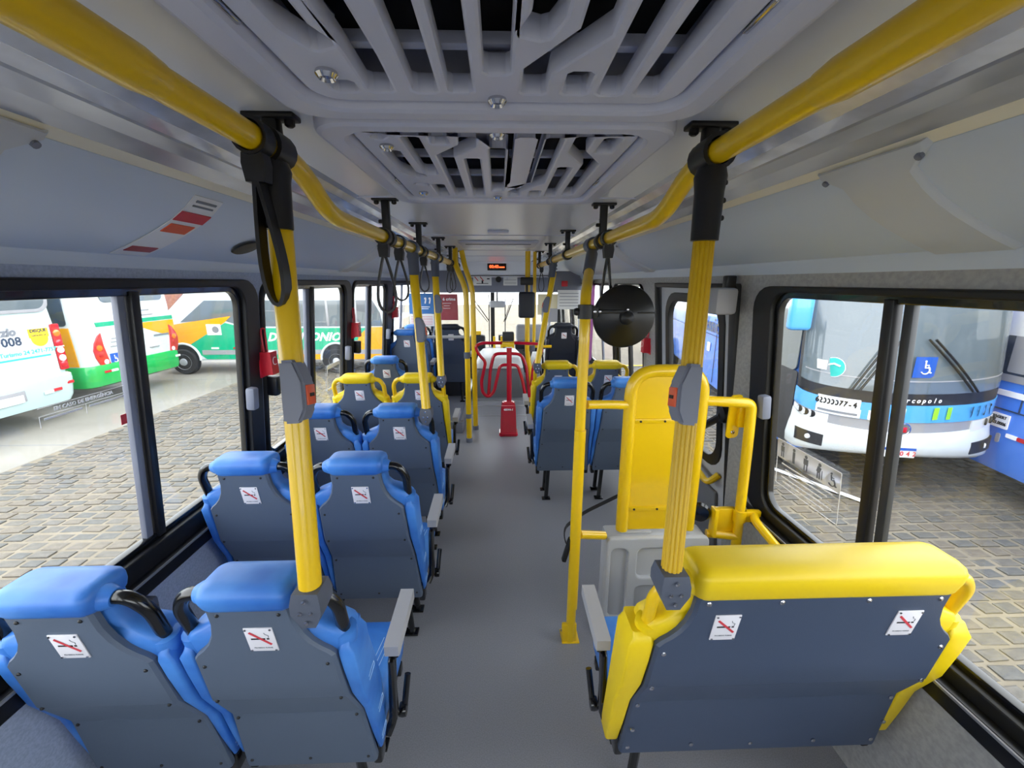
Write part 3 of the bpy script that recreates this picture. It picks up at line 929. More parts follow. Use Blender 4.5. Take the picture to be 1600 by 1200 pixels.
for v in (-0.085, 0.075): k.lathe([(0.010, 0), (0.008, 0.004), (0, 0.006)], pm @ V((0, v, 0.004)), pm.to_3x3() @ V((0, 0, 1)), 10)
k.build('wall_flange', t)
k = MB(M['yellow'], M['chrome'])
k.box(A(1.13, 1.86, 0.625), (0.12, 0.03, 0.13), 0.005)
k.box(A(1.075, 1.84, 0.625), (0.02, 0.05, 0.15), 0.004)
k.tube([A(1.2, 1.835, 0.63), A(1.2, 1.835, 0.69)], 0.031, 12)
k.box(A(1.255, 1.83, 0.66), (0.09, 0.03, 0.06), 0.006)
k.use(M['chrome']).lathe([(0.008, 0), (0.007, -0.004), (0, -0.006)], A(1.262, 1.815, 0.665), V((0, 1, 0)), 10)
k.build('latch_block', t)
k = mb('gloss_black'); k.lathe([(0.02, 0), (0.05, -0.006), (0.055, -0.02), (0.045, -0.035), (0, -0.04)], A(1.02, 1.89, 0.66), V((0.4, 1, 0)), 18); k.build('latch_knob', t)

# sill rail along the window beside the bench
t = thing('sill_handrail', 'short yellow handrail sloping along the right window sill', 'handrail', (1.25, 1.6, 0.55))
k = mb('yellow'); k.tube(fillet([V((0.03, 0.24, 0.11)), V((-0.012, 0.17, 0.12)), V((-0.012, -0.5, 0.02)), V((0.03, -0.56, 0.02))], 0.05, 5), 0.020, 12); k.build('rail_tube', t)

# folding jump seat in the wheelchair bay
t = thing('folding_jump_seat', 'pale grey folded jump seat under the yellow backboard', 'seat', (0.79, 1.88, 0))
outer = rrect(-0.26, 0.03, 0.26, 0.56, 0.03)
p = plate('seat_pan', outer, [rrect(-0.235, 0.09, -0.15, 0.50, 0.03), rrect(-0.10, 0.33, 0.10, 0.50, 0.03), rrect(-0.10, 0.09, 0.10, 0.28, 0.03), rrect(0.15, 0.09, 0.235, 0.50, 0.03)], 0.03, 'fold', t, frame((0, -0.06, 0), (1, 0, 0), (0, 0, 1)), bevel=0.008)
k = mb('fold'); k.box((0, 0.01, 0.295), (0.51, 0.12, 0.515), 0.02); k.build('seat_shell', t)
k = mb('fold'); k.box((-0.10, 0.0, 0.562), (0.16, 0.06, 0.02), 0.008); k.build('seat_hinge', t)
k = mb('black'); k.box((0.0, 0.02, 0.02), (0.34, 0.16, 0.04), 0.008); k.build('seat_foot', t)

# safety belt looped to the post
t = thing('safety_belt', 'black safety belt looped from the tall post into the wheelchair bay', 'belt', (0.36, 1.78, 0.5))
k = mb('black')
def ribbon(pts, w, th=0.003):
    pts = fillet(pts, 0.05, 4)
    k.tube(pts, th, 6, flat=None)
    for i in range(len(pts) - 1):
        a, b = pts[i], pts[i + 1]
        k.loft([[a + V((0, -w, 0.0)), a + V((0, w, 0.0)), a + V((0.002, w, 0.004)), a + V((0.002, -w, 0.004))], [b + V((0, -w, 0.0)), b + V((0, w, 0.0)), b + V((0.002, w, 0.004)), b + V((0.002, -w, 0.004))]])
ribbon([V((-0.005, 0.0, 0.0)), V((-0.045, 0.0, 0.06)), V((-0.05, 0.03, 0.12)), V((0.06, 0.10, 0.16)), V((0.25, 0.13, 0.24))], 0.014)
k.build('belt_webbing', t)
k = mb('black'); k.box((-0.035, -0.01, 0.03), (0.022, 0.03, 0.13), 0.006, Matrix.Rotation(0.25, 3, 'Y')); k.build('belt_buckle', t)

# speaker-like light box at the top of the door post
t = thing('corner_box', 'pale grey moulded box under the cove at the door post', 'box', (1.10, 2.10, 1.63))
k = mb('armpad'); k.box((0.02, 0.0, 0.075), (0.11, 0.12, 0.13), 0.018); k.build('box_shell', t)
k = mb('black'); k.box((0.075, 0.045, 0.165), (0.05, 0.05, 0.07), 0.008); k.build('box_mount', t)
k = mb('black'); k.box((-0.038, 0.03, 0.07), (0.02, 0.03, 0.045), 0.008); k.build('box_knob', t)

# emergency hammers in red boxes
def hammer(side, y, z, label):
    q = wpt(side, y, z, 0.03)
    t = thing('emergency_hammer', label, 'hammer', q, 'red emergency hammers')
    s = -side
    k = mb('red')
    k.box((-s * 0.016, 0, 0.0), (0.008, 0.085, 0.17), 0.004)
    k.prism([(-0.012, -0.035), (-0.012, 0.035), (0.045, 0.028), (0.045, -0.035)], lambda u, v: (s * u, v, -0.07), lambda u, v: (s * u, v, 0.05))
    k.build('hammer_box', t)
    k = mb('red'); k.tube(fillet([V((s * 0.004, -0.016, 0.05)), V((s * 0.004, -0.02, 0.17)), V((s * 0.004, 0.02, 0.17)), V((s * 0.004, 0.016, 0.05))], 0.02, 5), 0.005, 8); k.build('hammer_handle', t)
    k = mb('paper'); k.tube(arc((0, 0), 0.02, 60, 300, 8, 'yz', s * 0.046), 0.0022, 6); k.build('box_mark', t)
    return t
hammer(-1, 2.20, 1.40, 'red emergency hammer box on the nearest left pillar')
hammer(-1, 3.585, 1.42, 'red emergency hammer box on the second left pillar')
hammer(-1, 4.965, 1.47, 'red emergency hammer box on the third left pillar, half behind blue seats')
hammer(1, 3.41, 1.30, 'red emergency hammer box on the right pillar behind the round mirror')

# ------------------------------------------------------------------ passenger seats
LEAN = 0.19
def lean(p): return V((p[0], p[1] + (1.02 - p[2]) * LEAN, p[2]))
def sec(w, ya, yb, z, r, n=4, bulge=0.0):
    """rounded rectangle across the seat at height z"""
    r = min(r, w * 0.95, (yb - ya) * 0.48)
    return [lean((x, y, z)) for x, y in rrect(-w, ya, w, yb, r, n)]
def seat_proto(name, label, vinyl, handle_m, e=0.0, group=None, plates=(0.0,), arm=1, shell='panel', ext=0.0, cush='blue_vinyl', legs=True):
    t = thing(name, label, 'seat', (0, 0, 0), group)
    # moulded plastic back
    k = MB(M[shell], M['black'])
    rows = [(1.060, 0.094, 0.0), (1.054, 0.100, 0.0), (0.995, 0.102, 0.0), (0.955, 0.112, 0.0), (0.925, 0.128, 0.0), (0.903, 0.147, 0.0), (0.887, 0.166, 0.0), (0.872, 0.177, 0.0),
            (0.80, 0.180, 0.0), (0.705, 0.184, 0.0), (0.695, 0.185, 0.003), (0.575, 0.191, 0.040), (0.565, 0.192, 0.041), (0.45, 0.198, 0.036), (0.325, 0.204, 0.030), (0.312, 0.202, 0.030)]
    rings = []
    for z, w, dy in rows:
        w += e
        rings.append([lean((x, y + dy, z)) for x, y in ((-w, 0.004), (-w, -0.010), (-w + 0.007, -0.018), (w - 0.007, -0.018), (w, -0.010), (w, 0.004))])
    k.loft(rings)
    k.use(M['black'] if e == 0 else M['chrome'])
    sc_r = 0.005 if e == 0 else 0.007
    pts = [(s * (0.072 + e), 1.03, 0) for s in (-1, 1)] + [(s * (0.155 + e), 0.845, 0) for s in (-1, 1)] + [(s * (0.165 + e), 0.70, 0) for s in (-1, 1)] + [(s * (0.172 + e), 0.555, 0.040) for s in (-1, 1)] + [(s * (0.18 + e), 0.345, 0.031) for s in (-1, 1)] + [(0, 0.345, 0.031)]
    if e: pts += [(s * 0.11, 1.03, 0) for s in (-1, 1)] + [(s * (0.178 + e), 0.45, 0.026) for s in (-1, 1)] + [(s * 0.2, 0.36, 0.025) for s in (-1, 1)]
    for x, z, dy in pts: k.lathe([(sc_r, 0.002), (sc_r, -0.002), (sc_r * 0.5, -0.004), (0, -0.0045)], lean((x, dy - 0.018, z)), V((0, 1, 0)), 8)
    k.build('backrest_panel', t, angle=28)
    # upholstered back
    k = MB(M[vinyl])
    rows = [(0.35, 0.186, 0.045, 0.120), (0.37, 0.200, 0.045, 0.135), (0.46, 0.214, 0.045, 0.150), (0.58, 0.219, 0.046, 0.148), (0.70, 0.220, 0.006, 0.135), (0.80, 0.219, 0.003, 0.122),
            (0.87, 0.214, 0.003, 0.112), (0.915, 0.207, 0.003, 0.104), (0.938, 0.192, 0.004, 0.096), (0.952, 0.166, 0.012, 0.090), (0.965, 0.136, 0.016, 0.086), (0.99, 0.114, 0.008, 0.084), (1.06, 0.108, 0.008, 0.084)]
    k.loft([sec(w + e, ya, yb, z, 0.028) for z, w, ya, yb in rows])
    # bolsters lapping round the edges of the plastic back
    for s in (-1, 1):
        xe = 0.026 if e else 0.0
        rings = []
        for z, xi, ya in ((0.34, 0.206, 0.040), (0.36, 0.207, 0.030), (0.46, 0.200, 0.026), (0.575, 0.194, 0.024), (0.695, 0.188, -0.006), (0.80, 0.183, -0.010), (0.865, 0.181, -0.010), (0.885, 0.184, -0.004), (0.90, 0.192, 0.010)):
            a_, b_ = sorted((s * (xi + e), s * (0.2215 + e + xe - (0.012 if z < 0.35 or z > 0.88 else 0))))
            rings.append([lean((x, y, z)) for x, y in rrect(a_, ya, b_, 0.10, 0.008, 3)])
        k.loft(rings)
    k.build('backrest_cushion', t, angle=50)
    # flaps of cover drawn up round the foot of each grab handle
    for s in (-1, 1):
        k = MB(M[vinyl])
        k.tube([lean((s * (0.165 + e), 0.030, 0.800)), lean((s * (0.183 + e), 0.032, 0.860)), lean((s * (0.190 + e), 0.034, 0.900)), lean((s * (0.191 + e), 0.034, 0.921)), lean((s * (0.191 + e), 0.034, 0.924))], [0.020, 0.031, 0.032, 0.031, 0.024], 16)
        k.build('cover_flap', t, angle=50)
    # padded head roll
    k = MB(M[vinyl])
    hz = 0.022 if e else 0.0
    rows = [(1.040, 0.098, -0.016, 0.078), (1.045, 0.104, -0.021, 0.084), (1.055, 0.109, -0.025, 0.092), (1.072 + hz * 0.5, 0.112, -0.028, 0.098), (1.088 + hz, 0.112, -0.028, 0.100), (1.100 + hz, 0.110, -0.021, 0.098), (1.109 + hz, 0.103, -0.008, 0.090), (1.113 + hz, 0.086, 0.010, 0.072)]
    k.loft([sec(w + e, ya, yb, z, 0.026, 5) for z, w, ya, yb in rows])
    for s in (-1, 1):
        k.tube([lean((s * (0.09 + e), 0.022, 1.070)), lean((s * (0.115 + e), 0.022, 1.068)), lean((s * (0.132 + e), 0.022, 1.066))], [0.034, 0.030, 0.0215], 14)
    k.build('headrest', t, angle=50)
    for s in (-1, 1):
        k = MB(M[handle_m])
        pts = fillet([lean((s * (0.115 + e), 0.022, 1.068)), lean((s * (0.162 + e), 0.022, 1.066)), lean((s * (0.193 + e), 0.024, 1.020)), lean((s * (0.191 + e), 0.034, 0.895))], 0.045, 7)
        k.tube(pts, 0.0165, 12)
        k.build('grab_handle', t, angle=50)
    # seat squab with its pan, and the frame
    k = MB(M[cush])
    k.loft([[V((x, y, z)) for x, y in rrect(-w - e, ya, w + e, yb, 0.05, 5)] for z, w, ya, yb in ((0.345, 0.195, 0.185, 0.54), (0.355, 0.208, 0.180, 0.555), (0.42, 0.214, 0.20, 0.565), (0.455, 0.210, 0.22, 0.56), (0.474, 0.195, 0.24, 0.54), (0.477, 0.16, 0.26, 0.50))])
    k.build('seat_cushion', t, angle=50)
    if not legs:
        k = MB(M['grey_box']); k.box((0, 0.21, 0.27), (0.36 + 2 * e, 0.03, 0.05), 0.01); k.build('seat_skirt', t)
    k = mb('gloss_black')
    for yy in (0.22, 0.47): k.box((0, yy, 0.318), (0.42 + 2 * e, 0.035, 0.045), 0.006)
    for s in (-1, 1):
        k.box((s * (0.185 + e), 0.34, 0.322), (0.03, 0.30, 0.04), 0.006)
        k.box((s * (0.198 + e), 0.19, 0.318), (0.03, 0.05, 0.09), 0.008)
    k.build('seat_frame', t)
    for s, yy in ((arm, 0.24), (arm, 0.40)):
        k = mb('gloss_black')
        k.tube([V((s * (0.10 + e), yy, 0.34)), V((s * (0.115 + e), yy + 0.015, 0.012))], 0.017, 10)
        k.box((s * (0.115 + e), yy + 0.015, 0.006), (0.07, 0.05, 0.012), 0.003)
        k.build('leg', t)
    # folding armrest on the aisle side
    a = mb('armpad')
    x = arm * (0.255 + e)
    a.loft([[V((x + u * 0.022, 0.215 + 0.02 * (abs(v) > 0.9) * 0 + yy, 0.665 + v)) for u, v in rrect(-1, -0.016, 1, 0.020, 0.010, 3)] for yy in (0.0,)] + [[V((x + u * 0.024, 0.225 + yy, 0.665 + yy * 0.03 + v)) for u, v in rrect(-1, -0.02, 1, 0.022, 0.012, 3)] for yy in (0.0, 0.12, 0.235)] + [[V((x + u * 0.020, 0.47, 0.668 + v)) for u, v in rrect(-1, -0.014, 1, 0.016, 0.010, 3)]])
    a = a.build('armrest', t, angle=45)
    k = mb('gloss_black')
    k.box((x, 0.255, 0.635), (0.034, 0.05, 0.022), 0.005)
    k.tube(fillet([V((x, 0.245, 0.63)), V((x - arm * 0.012, 0.255, 0.60)), V((x - arm * 0.014, 0.225, 0.38)), V((x - arm * 0.03, 0.20, 0.35))], 0.02, 3), 0.014, 10)
    k.box((x - arm * 0.008, 0.235, 0.50), (0.016, 0.032, 0.24), 0.005)
    k.build('armrest_bracket', a)
    k = mb('gloss_black')
    k.tube([V((x + arm * 0.004, 0.30, 0.345)), V((x + arm * 0.012, 0.34, 0.44))], 0.011, 10)
    k.lathe([(0.022, -0.012), (0.024, 0), (0.022, 0.012), (0, 0.014)], (x, 0.295, 0.335), V((arm, 0, 0)), 14)
    k.build('recline_lever', t)
    # pale stitched marks on the side bolster and squab
    k = mb('stitch')
    for s in (-1, 1):
        for zz, yo in ((0.70, 0.07), (0.52, 0.085), (0.40, 0.07)):
            q = [lean((s * (0.2215 + e), yo - 0.028, zz)), lean((s * (0.2215 + e), yo + 0.02, zz + 0.006)), lean((s * (0.2215 + e), yo + 0.022, zz - 0.012)), lean((s * (0.2215 + e), yo - 0.028, zz - 0.017))]
            k.tube([q[0], q[1]], 0.0013, 5); k.tube([q[3], q[2]], 0.0013, 5); k.tube([q[1], q[2]], 0.0013, 5)
    if cush == 'blue_vinyl':
        for xx in (-0.01, 0.004, 0.018): k.tube([V((arm * (0.15 + e) + xx, 0.34, 0.4785)), V((arm * (0.15 + e) + xx + 0.015, 0.46, 0.4785))], 0.0013, 5)
    if vinyl == 'blue_vinyl': k.build('stitching', t)
    else: k.bm.free()
    # no-smoking plates
    for px in plates:
        pm = Matrix.Translation(lean((px + (0.012 if e == 0 else 0), -0.0195, 0.945))) @ Matrix.Rotation(PI / 2 - math.atan(LEAN) * -1, 4, 'X')
        pw, ph = (0.069, 0.084) if e == 0 else (0.066, 0.092)
        k = MB(M['plate'], M['chrome'])
        k.box((0, 0, 0), (pw, ph, 0.003), 0.001)
        k.use(M['chrome'])
        for sx in (-1, 1):
            for sy in (-1, 1): k.lathe([(0.003, 0.001), (0.003, 0.0025), (0, 0.003)], (sx * (pw / 2 - 0.005), sy * (ph / 2 - 0.005), 0.001), V((0, 0, 1)), 6)
        p = k.build('no_smoking_plate', t, pm)
        k = mb('black_print')
        k.box((-0.006, 0.004, 0.0018), (0.034, 0.0045, 0.0008)); k.box((0.018, 0.004, 0.0018), (0.006, 0.0045, 0.0008))
        k.build('cigarette', p)
        k = mb('grey_print'); k.tube([V((0.02, 0.009, 0.0018)), V((0.021, 0.016, 0.0018)), V((0.014, 0.02, 0.0018)), V((0.012, 0.026, 0.0018))], 0.0009, 5); k.build('smoke_curl', p)
        k = mb('red_print'); k.box((0, 0.006, 0.0024), (0.064, 0.006, 0.0008), rot=Matrix.Rotation(math.radians(-44), 3, 'Z')); k.build('red_bar', p)
        text('lettering', 'PROIBIDO FUMAR', 0.0056, Matrix.Translation((0, -0.029, 0.0017)), 'grey_print', p, bold=0.0001, depth=0.0003)
    return t
BG = 'blue passenger seats'
YG = 'yellow priority seats'
blue = seat_proto('passenger_seat', 'nearest blue seat at the aisle, left side, carrying a yellow stanchion', 'blue_vinyl', 'gloss_black', group=BG)
blue.location = (-0.602, 0.868, 0)
NOARM = ('armrest', 'recline_lever')
def bs(x, y, label, z=0.0): return dup(blue, (x, y, z), label, BG, NOARM if x < -0.8 and z == 0 else ())
bs(-1.054, 0.862, 'nearest blue seat against the left window, cut by the left edge')
bs(-0.585, 1.58, 'blue seat at the aisle in the second row on the left')
bs(-1.038, 1.59, 'blue seat beside the window in the second row on the left')
bs(-0.592, 2.30, 'blue seat at the aisle in the third row on the left, behind the yellow pair')
bs(-1.042, 2.30, 'blue seat beside the window in the third row, partly behind the nearest left stanchion')
bs(-1.085, 3.92, 'single blue seat beside the window just ahead of the left yellow pair')
bs(-1.085, 4.86, 'raised single blue seat on the left platform, right of a red hammer box', 0.152)
dup(blue, (-1.085, 5.42, 0.152), 'blue seat under the blue poster at the far left, only its handle showing', BG, NOARM)
bl2 = seat_proto('passenger_seat', 'blue seat at the aisle on the right, ahead of the yellow backboard', 'blue_vinyl', 'gloss_black', group=BG, arm=-1)
bl2.location = (0.505, 2.95, 0)
dup(bl2, (0.955, 2.95, 0), 'blue seat by the door on the right, left of the yellow backboard', BG, NOARM)
yl = seat_proto('priority_seat', 'yellow-topped seat at the aisle on the left with a stanchion clamped on', 'yellow_vinyl', 'yellow', group=YG)
yl.location = (-0.63, 3.14, 0)
dup(yl, (-1.09, 3.14, 0), 'yellow-topped seat beside the left window in the fourth row', YG, NOARM)
yr = seat_proto('priority_seat', 'yellow-topped seat at the aisle on the right, opposite the red turnstile', 'yellow_vinyl', 'yellow', group=YG, arm=-1)
yr.location = (0.515, 3.62, 0)
dup(yr, (0.965, 3.62, 0), 'yellow-topped seat by the right wall, below the round mirror', YG, NOARM)
bench = seat_proto('wide_priority_seat', 'extra-wide yellow seat with a slate back and two no-smoking plates, nearest right', 'yellow_vinyl', 'yellow', e=0.222, plates=(-0.235, 0.235), arm=-1, legs=False, shell='panel_navy')
bench.location = (0.805, 0.868, 0)
ds = seat_proto('crew_seat', 'dark navy raised seat on the far right beside the plum curtain', 'navy', 'gloss_black', arm=-1, shell='navy', cush='navy')
ds.location = (0.86, 5.55, 0.152)
fs = seat_proto('passenger_seat', 'dark-backed seat at the front left behind a pale rail, under the maroon poster', 'navy', 'gloss_black', shell='panel_navy', group=None)
fs.location = (-0.635, 5.42, 0.152)

# ------------------------------------------------------------------ turnstile and the front of the bus
t = thing('turnstile', 'bright red turnstile with bent tube arms standing in the aisle', 'turnstile', (0.105, 4.76, 0))
def T(x, z, y=4.76): return V((x - 0.105, y - 4.76, z))
k = mb('red_dark')
k.loft([[V((sx * a + 0, sy * b, z)) for sx, sy in ((-1, -1), (1, -1), (1, 1), (-1, 1))] for z, a, b in ((0.0, 0.112, 0.09), (0.03, 0.112, 0.09), (0.035, 0.098, 0.078), (0.36, 0.086, 0.066), (0.40, 0.078, 0.058), (0.42, 0.06, 0.045))])
bmesh.ops.bevel(k.bm, geom=list(k.bm.edges), offset=0.012, segments=2, affect='EDGES')
k.build('turnstile_base', t)
k = mb('red_dark'); k.tube([T(0.115, 0.40), T(0.117, 1.06)], 0.030, 14); k.build('turnstile_post', t)
k = mb('red_dark')
RT = 0.019
k.tube(fillet([T(0.49, 1.10), T(0.20, 1.115), T(-0.20, 1.115), T(-0.275, 1.08), T(-0.225, 0.97), T(-0.155, 0.90), T(-0.21, 0.66), T(-0.20, 0.53), T(-0.135, 0.465), T(-0.065, 0.53), T(-0.03, 0.68), T(0.01, 0.855), T(0.105, 0.86)], 0.05, 5), RT, 10)
k.build('turnstile_arm', t)
k = mb('red_dark'); k.tube(fillet([T(-0.13, 0.47, 4.79), T(-0.105, 0.79, 4.79), T(-0.06, 0.985, 4.79), T(0.105, 0.99, 4.77)], 0.06, 5), RT, 10); k.build('turnstile_arm', t)
k = mb('red_dark'); k.tube(fillet([T(0.12, 0.86), T(0.215, 0.855), T(0.27, 0.68), T(0.315, 0.46)], 0.06, 5), RT, 10); k.build('turnstile_arm', t)
k = mb('red_dark'); k.tube(fillet([T(0.12, 0.99, 4.78), T(0.255, 0.98, 4.79), T(0.315, 0.86, 4.79), T(0.36, 0.46, 4.79)], 0.06, 5), RT, 10); k.build('turnstile_arm', t)
k = mb('red_dark'); k.tube(fillet([T(0.49, 1.10), T(0.50, 1.02), T(0.40, 0.86), T(0.38, 0.60)], 0.07, 5), RT, 10); k.build('turnstile_arm', t)
k = MB(M['dash'], M['yellow'])
k.box(T(0.105, 1.19), (0.13, 0.10, 0.10), 0.01)
k.use(M['yellow']).box(T(0.105, 1.10), (0.14, 0.08, 0.06), 0.012)
k.build('turnstile_head', t)
text('lettering', '48044-1', 0.034, facing_rear(0.0, -0.0785, 0.335) @ Matrix.Rotation(-0.04, 4, 'X'), 'white_print', t, bold=0.001)

# poles round the turnstile
def floor_pole(x, y, pts, label, cap=True):
    t = thing('floor_post', label, 'stanchion', (x, y, 0))
    k = mb('yellow'); k.tube(fillet([V(p) - V((x, y, 0)) for p in pts], 0.12, 5), 0.030, 14); k.build('pole_tube', t)
    k = mb('grey_box')
    k.tube([V((0, 0, 0)), V((0, 0, 0.05))], 0.038, 12)
    k.build('pole_foot', t)
    if cap:
        k = mb('grey_box')
        k.tube([V((0, 0, 0.29)), V((0, 0, 0.34))], 0.034, 12); k.build('pole_joint', t)
        k = mb('slate_clamp'); k.tube([V((0, 0, 0.98)), V((0, 0, 1.05))], 0.036, 12); k.build('pole_joint', t)
    return t
floor_pole(-0.352, 4.53, [(-0.352, 4.53, 0.02), (-0.345, 4.53, 1.72), (-0.42, 4.54, 1.90), (-0.455, 4.56, 1.99), (-0.455, 4.6, 2.14)], 'yellow floor post on the left of the aisle before the turnstile')
floor_pole(-0.30, 4.95, [(-0.30, 4.95, 0.02), (-0.30, 4.95, 1.72), (-0.38, 4.96, 1.95), (-0.42, 4.98, 2.14)], 'yellow floor post just beyond the left aisle post', False)
floor_pole(0.40, 5.0, [(0.40, 5.0, 0.02), (0.40, 5.0, 0.62), (0.34, 5.0, 0.95), (0.34, 5.0, 2.14)], 'bent yellow floor post on the right of the turnstile with a dark mirror')
t = thing('hanging_post', 'short yellow post hanging from the ceiling right of the turnstile', 'stanchion', (0.43, 5.1, 1.02))
k = mb('yellow'); k.tube([V((0, 0, 0.0)), V((0, 0, 1.12))], 0.021, 12); k.build('pole_tube', t)
k = mb('yellow'); k.tube([V((-0.07, 0, 0.0)), V((0.22, 0, 0.0))], 0.018, 10); k.build('pole_foot', t)
t = thing('interior_mirror', 'dark rounded rectangular mirror hung on the bent yellow post', 'mirror', (0.325, 4.93, 1.385))
k = mb('navy'); k.box((0, 0, 0.15), (0.19, 0.06, 0.30), 0.028, seg=4); k.build('mirror_shell', t, angle=60)
k = mb('black'); k.box((0.0, 0.0, 0.42), (0.15, 0.035, 0.09), 0.012); k.box((0.0, 0.0, 0.345), (0.03, 0.025, 0.09), 0.004); k.build('mirror_bracket', t)

# pale rail in front of the dark-backed seat
t = thing('guard_rail', 'pale horizontal rail across the raised left seats', 'rail', (-0.65, 5.28, 1.12))
k = mb('fold'); k.tube([V((-0.30, 0, 0)), V((0.24, 0, 0))], 0.020, 10); k.build('rail_tube', t)
k = mb('grey_box'); k.tube([V((0.24, 0, 0.02)), V((0.24, 0, -0.965))], 0.018, 10); k.build('rail_leg', t)

# engine hood between driver and door
t = thing('engine_hood', 'grey padded engine hood with a white top beyond the turnstile', 'engine cover', (0.0, 6.9, 0))
k = mb('hood')
k.loft([[V((x, y, z)) for x, y in rrect(-a, -b, a, c, 0.10, 5)] for z, a, b, c in ((0.0, 0.43, 0.50, 0.85), (0.05, 0.43, 0.50, 0.85), (0.40, 0.40, 0.47, 0.85), (0.47, 0.36, 0.42, 0.82))])
k.build('hood_shell', t, angle=50)
k = mb('hood_top')
k.loft([[V((x, y, z)) for x, y in rrect(-a, -b, a, c, 0.10, 5)] for z, a, b, c in ((0.465, 0.385, 0.45, 0.84), (0.53, 0.37, 0.42, 0.82), (0.60, 0.30, 0.30, 0.78))])
k.build('hood_lid', t, angle=50)
t = thing('side_cover', 'white sloping side cover right of the engine hood', 'engine cover', (0.72, 6.95, 0))
k = mb('hood_top')
k.loft([[V((-0.28, -0.45, 0)), V((-0.10, -0.45, 0.47)), V((0.16, -0.45, 0.52)), V((0.16, -0.45, 0))], [V((-0.28, 0.5, 0)), V((-0.10, 0.5, 0.62)), V((0.16, 0.5, 0.66)), V((0.16, 0.5, 0))]])
k.build('cover_shell', t)
t = thing('ticket_console', 'light grey padded console block behind the turnstile on the right', 'console', (0.60, 7.0, 0.662))
k = mb('armpad'); k.box((0, 0, 0.30), (0.62, 0.25, 0.28), 0.05, seg=3); k.build('console_pad', t, angle=60)
k = mb('dash'); k.box((0, 0, 0.10), (0.66, 0.28, 0.12), 0.02); k.build('console_base', t)
k = mb('dash'); k.box((-0.05, 0.0, 0.02), (0.3, 0.2, 0.05), 0.01); k.build('console_foot', t)
for px, py, h, lab in ((-0.09, 7.9, 0.79, 'yellow post left of the turnstile head, far front'), (0.05, 7.95, 0.79, 'yellow post behind the turnstile post, far front'), (0.27, 7.9, 0.84, 'yellow post right of the turnstile head, far front'), (0.97, 7.62, 0.80, 'yellow post beside the white side cover, far front')):
    t = thing('front_post', lab, 'post', (px, py, 0))
    k = mb('yellow'); k.tube([V((0, 0, 0)), V((0, 0, h))], 0.022, 10); k.build('pole_tube', t)
    k = mb('grey_box'); k.tube([V((0, 0, 0)), V((0, 0, 0.04))], 0.03, 10); k.build('pole_foot', t)

# dashboard, steering column area
t = thing('dashboard', 'dark dashboard under the windscreen with a raised instrument hood', 'dashboard', (-0.3, 8.25, 0))
k = mb('dash'); k.box((0.25, 0.13, 0.25), (2.2, 0.30, 0.50), 0.04); k.build('dash_body', t)
k = mb('dash'); k.box((-0.12, -0.05, 0.62), (0.30, 0.20, 0.34), 0.05); k.build('instrument_hood', t)
k = mb('yellow'); k.box((-0.15, -0.12, 0.83), (0.20, 0.06, 0.08), 0.01); k.build('warning_block', t)
k = mb('dash'); k.box((0.40, -0.02, 0.72), (0.22, 0.10, 0.12), 0.02); k.box((0.40, 0.0, 0.58), (0.05, 0.05, 0.22)); k.build('dash_screen', t)
k = mb('yellow'); k.box((0.42, -0.08, 0.64), (0.20, 0.03, 0.07), 0.01); k.build('dash_handle', t)
t = thing('windscreen_mirror', 'white rounded mirror housing hanging at the windscreen centre', 'mirror', (-0.03, 8.3, 1.30))
k = mb('fold'); k.box((0, 0, 0.07), (0.30, 0.08, 0.13), 0.03, seg=3); k.build('mirror_shell', t, angle=60)
k = mb('black'); k.box((0, 0.02, 0.215), (0.03, 0.03, 0.17), 0.005); k.build('mirror_stem', t)
for s, x0, x1, lab in ((-1, -0.52, -0.20, 'left windscreen wiper beyond the glass'), (1, 0.30, 0.13, 'right windscreen wiper beyond the glass')):
    t = thing('windscreen_wiper', lab, 'wiper', (x1, 8.66, 0.45), 'windscreen wipers')
    k = mb('black'); k.tube([V((x0 - x1, 0, 1.02)), V((0, 0, 0.56))], 0.010, 6); k.tube([V((x0 - x1 - 0.05, 0, 0.97)), V((-0.03, 0, 0.54))], 0.007, 6); k.build('wiper_arm', t)
    k = mb('black'); k.tube([V((0, 0, 0)), V((0, 0, 1.1))], 0.010, 6); k.build('wiper_blade', t)

# destination panel, notices on the header
t = thing('led_panel', 'small black display with glowing orange digits on the front header', 'display', (-0.03, 7.80, 2.005))
k = mb('black'); k.box((0, 0, 0.055), (0.34, 0.05, 0.13), 0.008); k.build('display_case', t)
text('led_text', '00:40', 0.075, facing_rear(-0.05, -0.027, 0.055), 'led', t, bold=0.002, depth=0.0005)
k = mb('led'); k.box((0.09, -0.027, 0.045), (0.10, 0.003, 0.02)); k.build('led_bar', t)
t = thing('header_notice', 'white pictogram notice with red crossing bars, left of the round speaker', 'notice', (-0.30, 7.975, 1.73), 'header notices')
k = mb('paper'); k.box((0, 0, 0.09), (0.34, 0.004, 0.18)); k.build('notice_sheet', t)
k = MB(M['red_print'], M['black_print'])
for xx in (-0.11, -0.01): k.box((xx, -0.004, 0.12), (0.10, 0.003, 0.016), rot=Matrix.Rotation(math.radians(50), 3, 'Y'))
k.use(M['black_print']).box((0.11, -0.004, 0.12), (0.05, 0.003, 0.02)).box((0.0, -0.004, 0.035), (0.22, 0.003, 0.012)).box((0, -0.004, 0.06), (0.03, 0.003, 0.06))
k.build('pictogram', t)
t = thing('header_notice', 'white ruled notice right of the round speaker', 'notice', (0.22, 7.975, 1.73), 'header notices')
k = mb('paper'); k.box((0, 0, 0.08), (0.26, 0.004, 0.16)); k.build('notice_sheet', t)
k = mb('grey_print')
for z in (0.03, 0.055, 0.10): k.box((0, -0.004, z), (0.22, 0.003, 0.006))
k.box((-0.06, -0.004, 0.12), (0.004, 0.003, 0.05))
k.build('notice_lines', t)
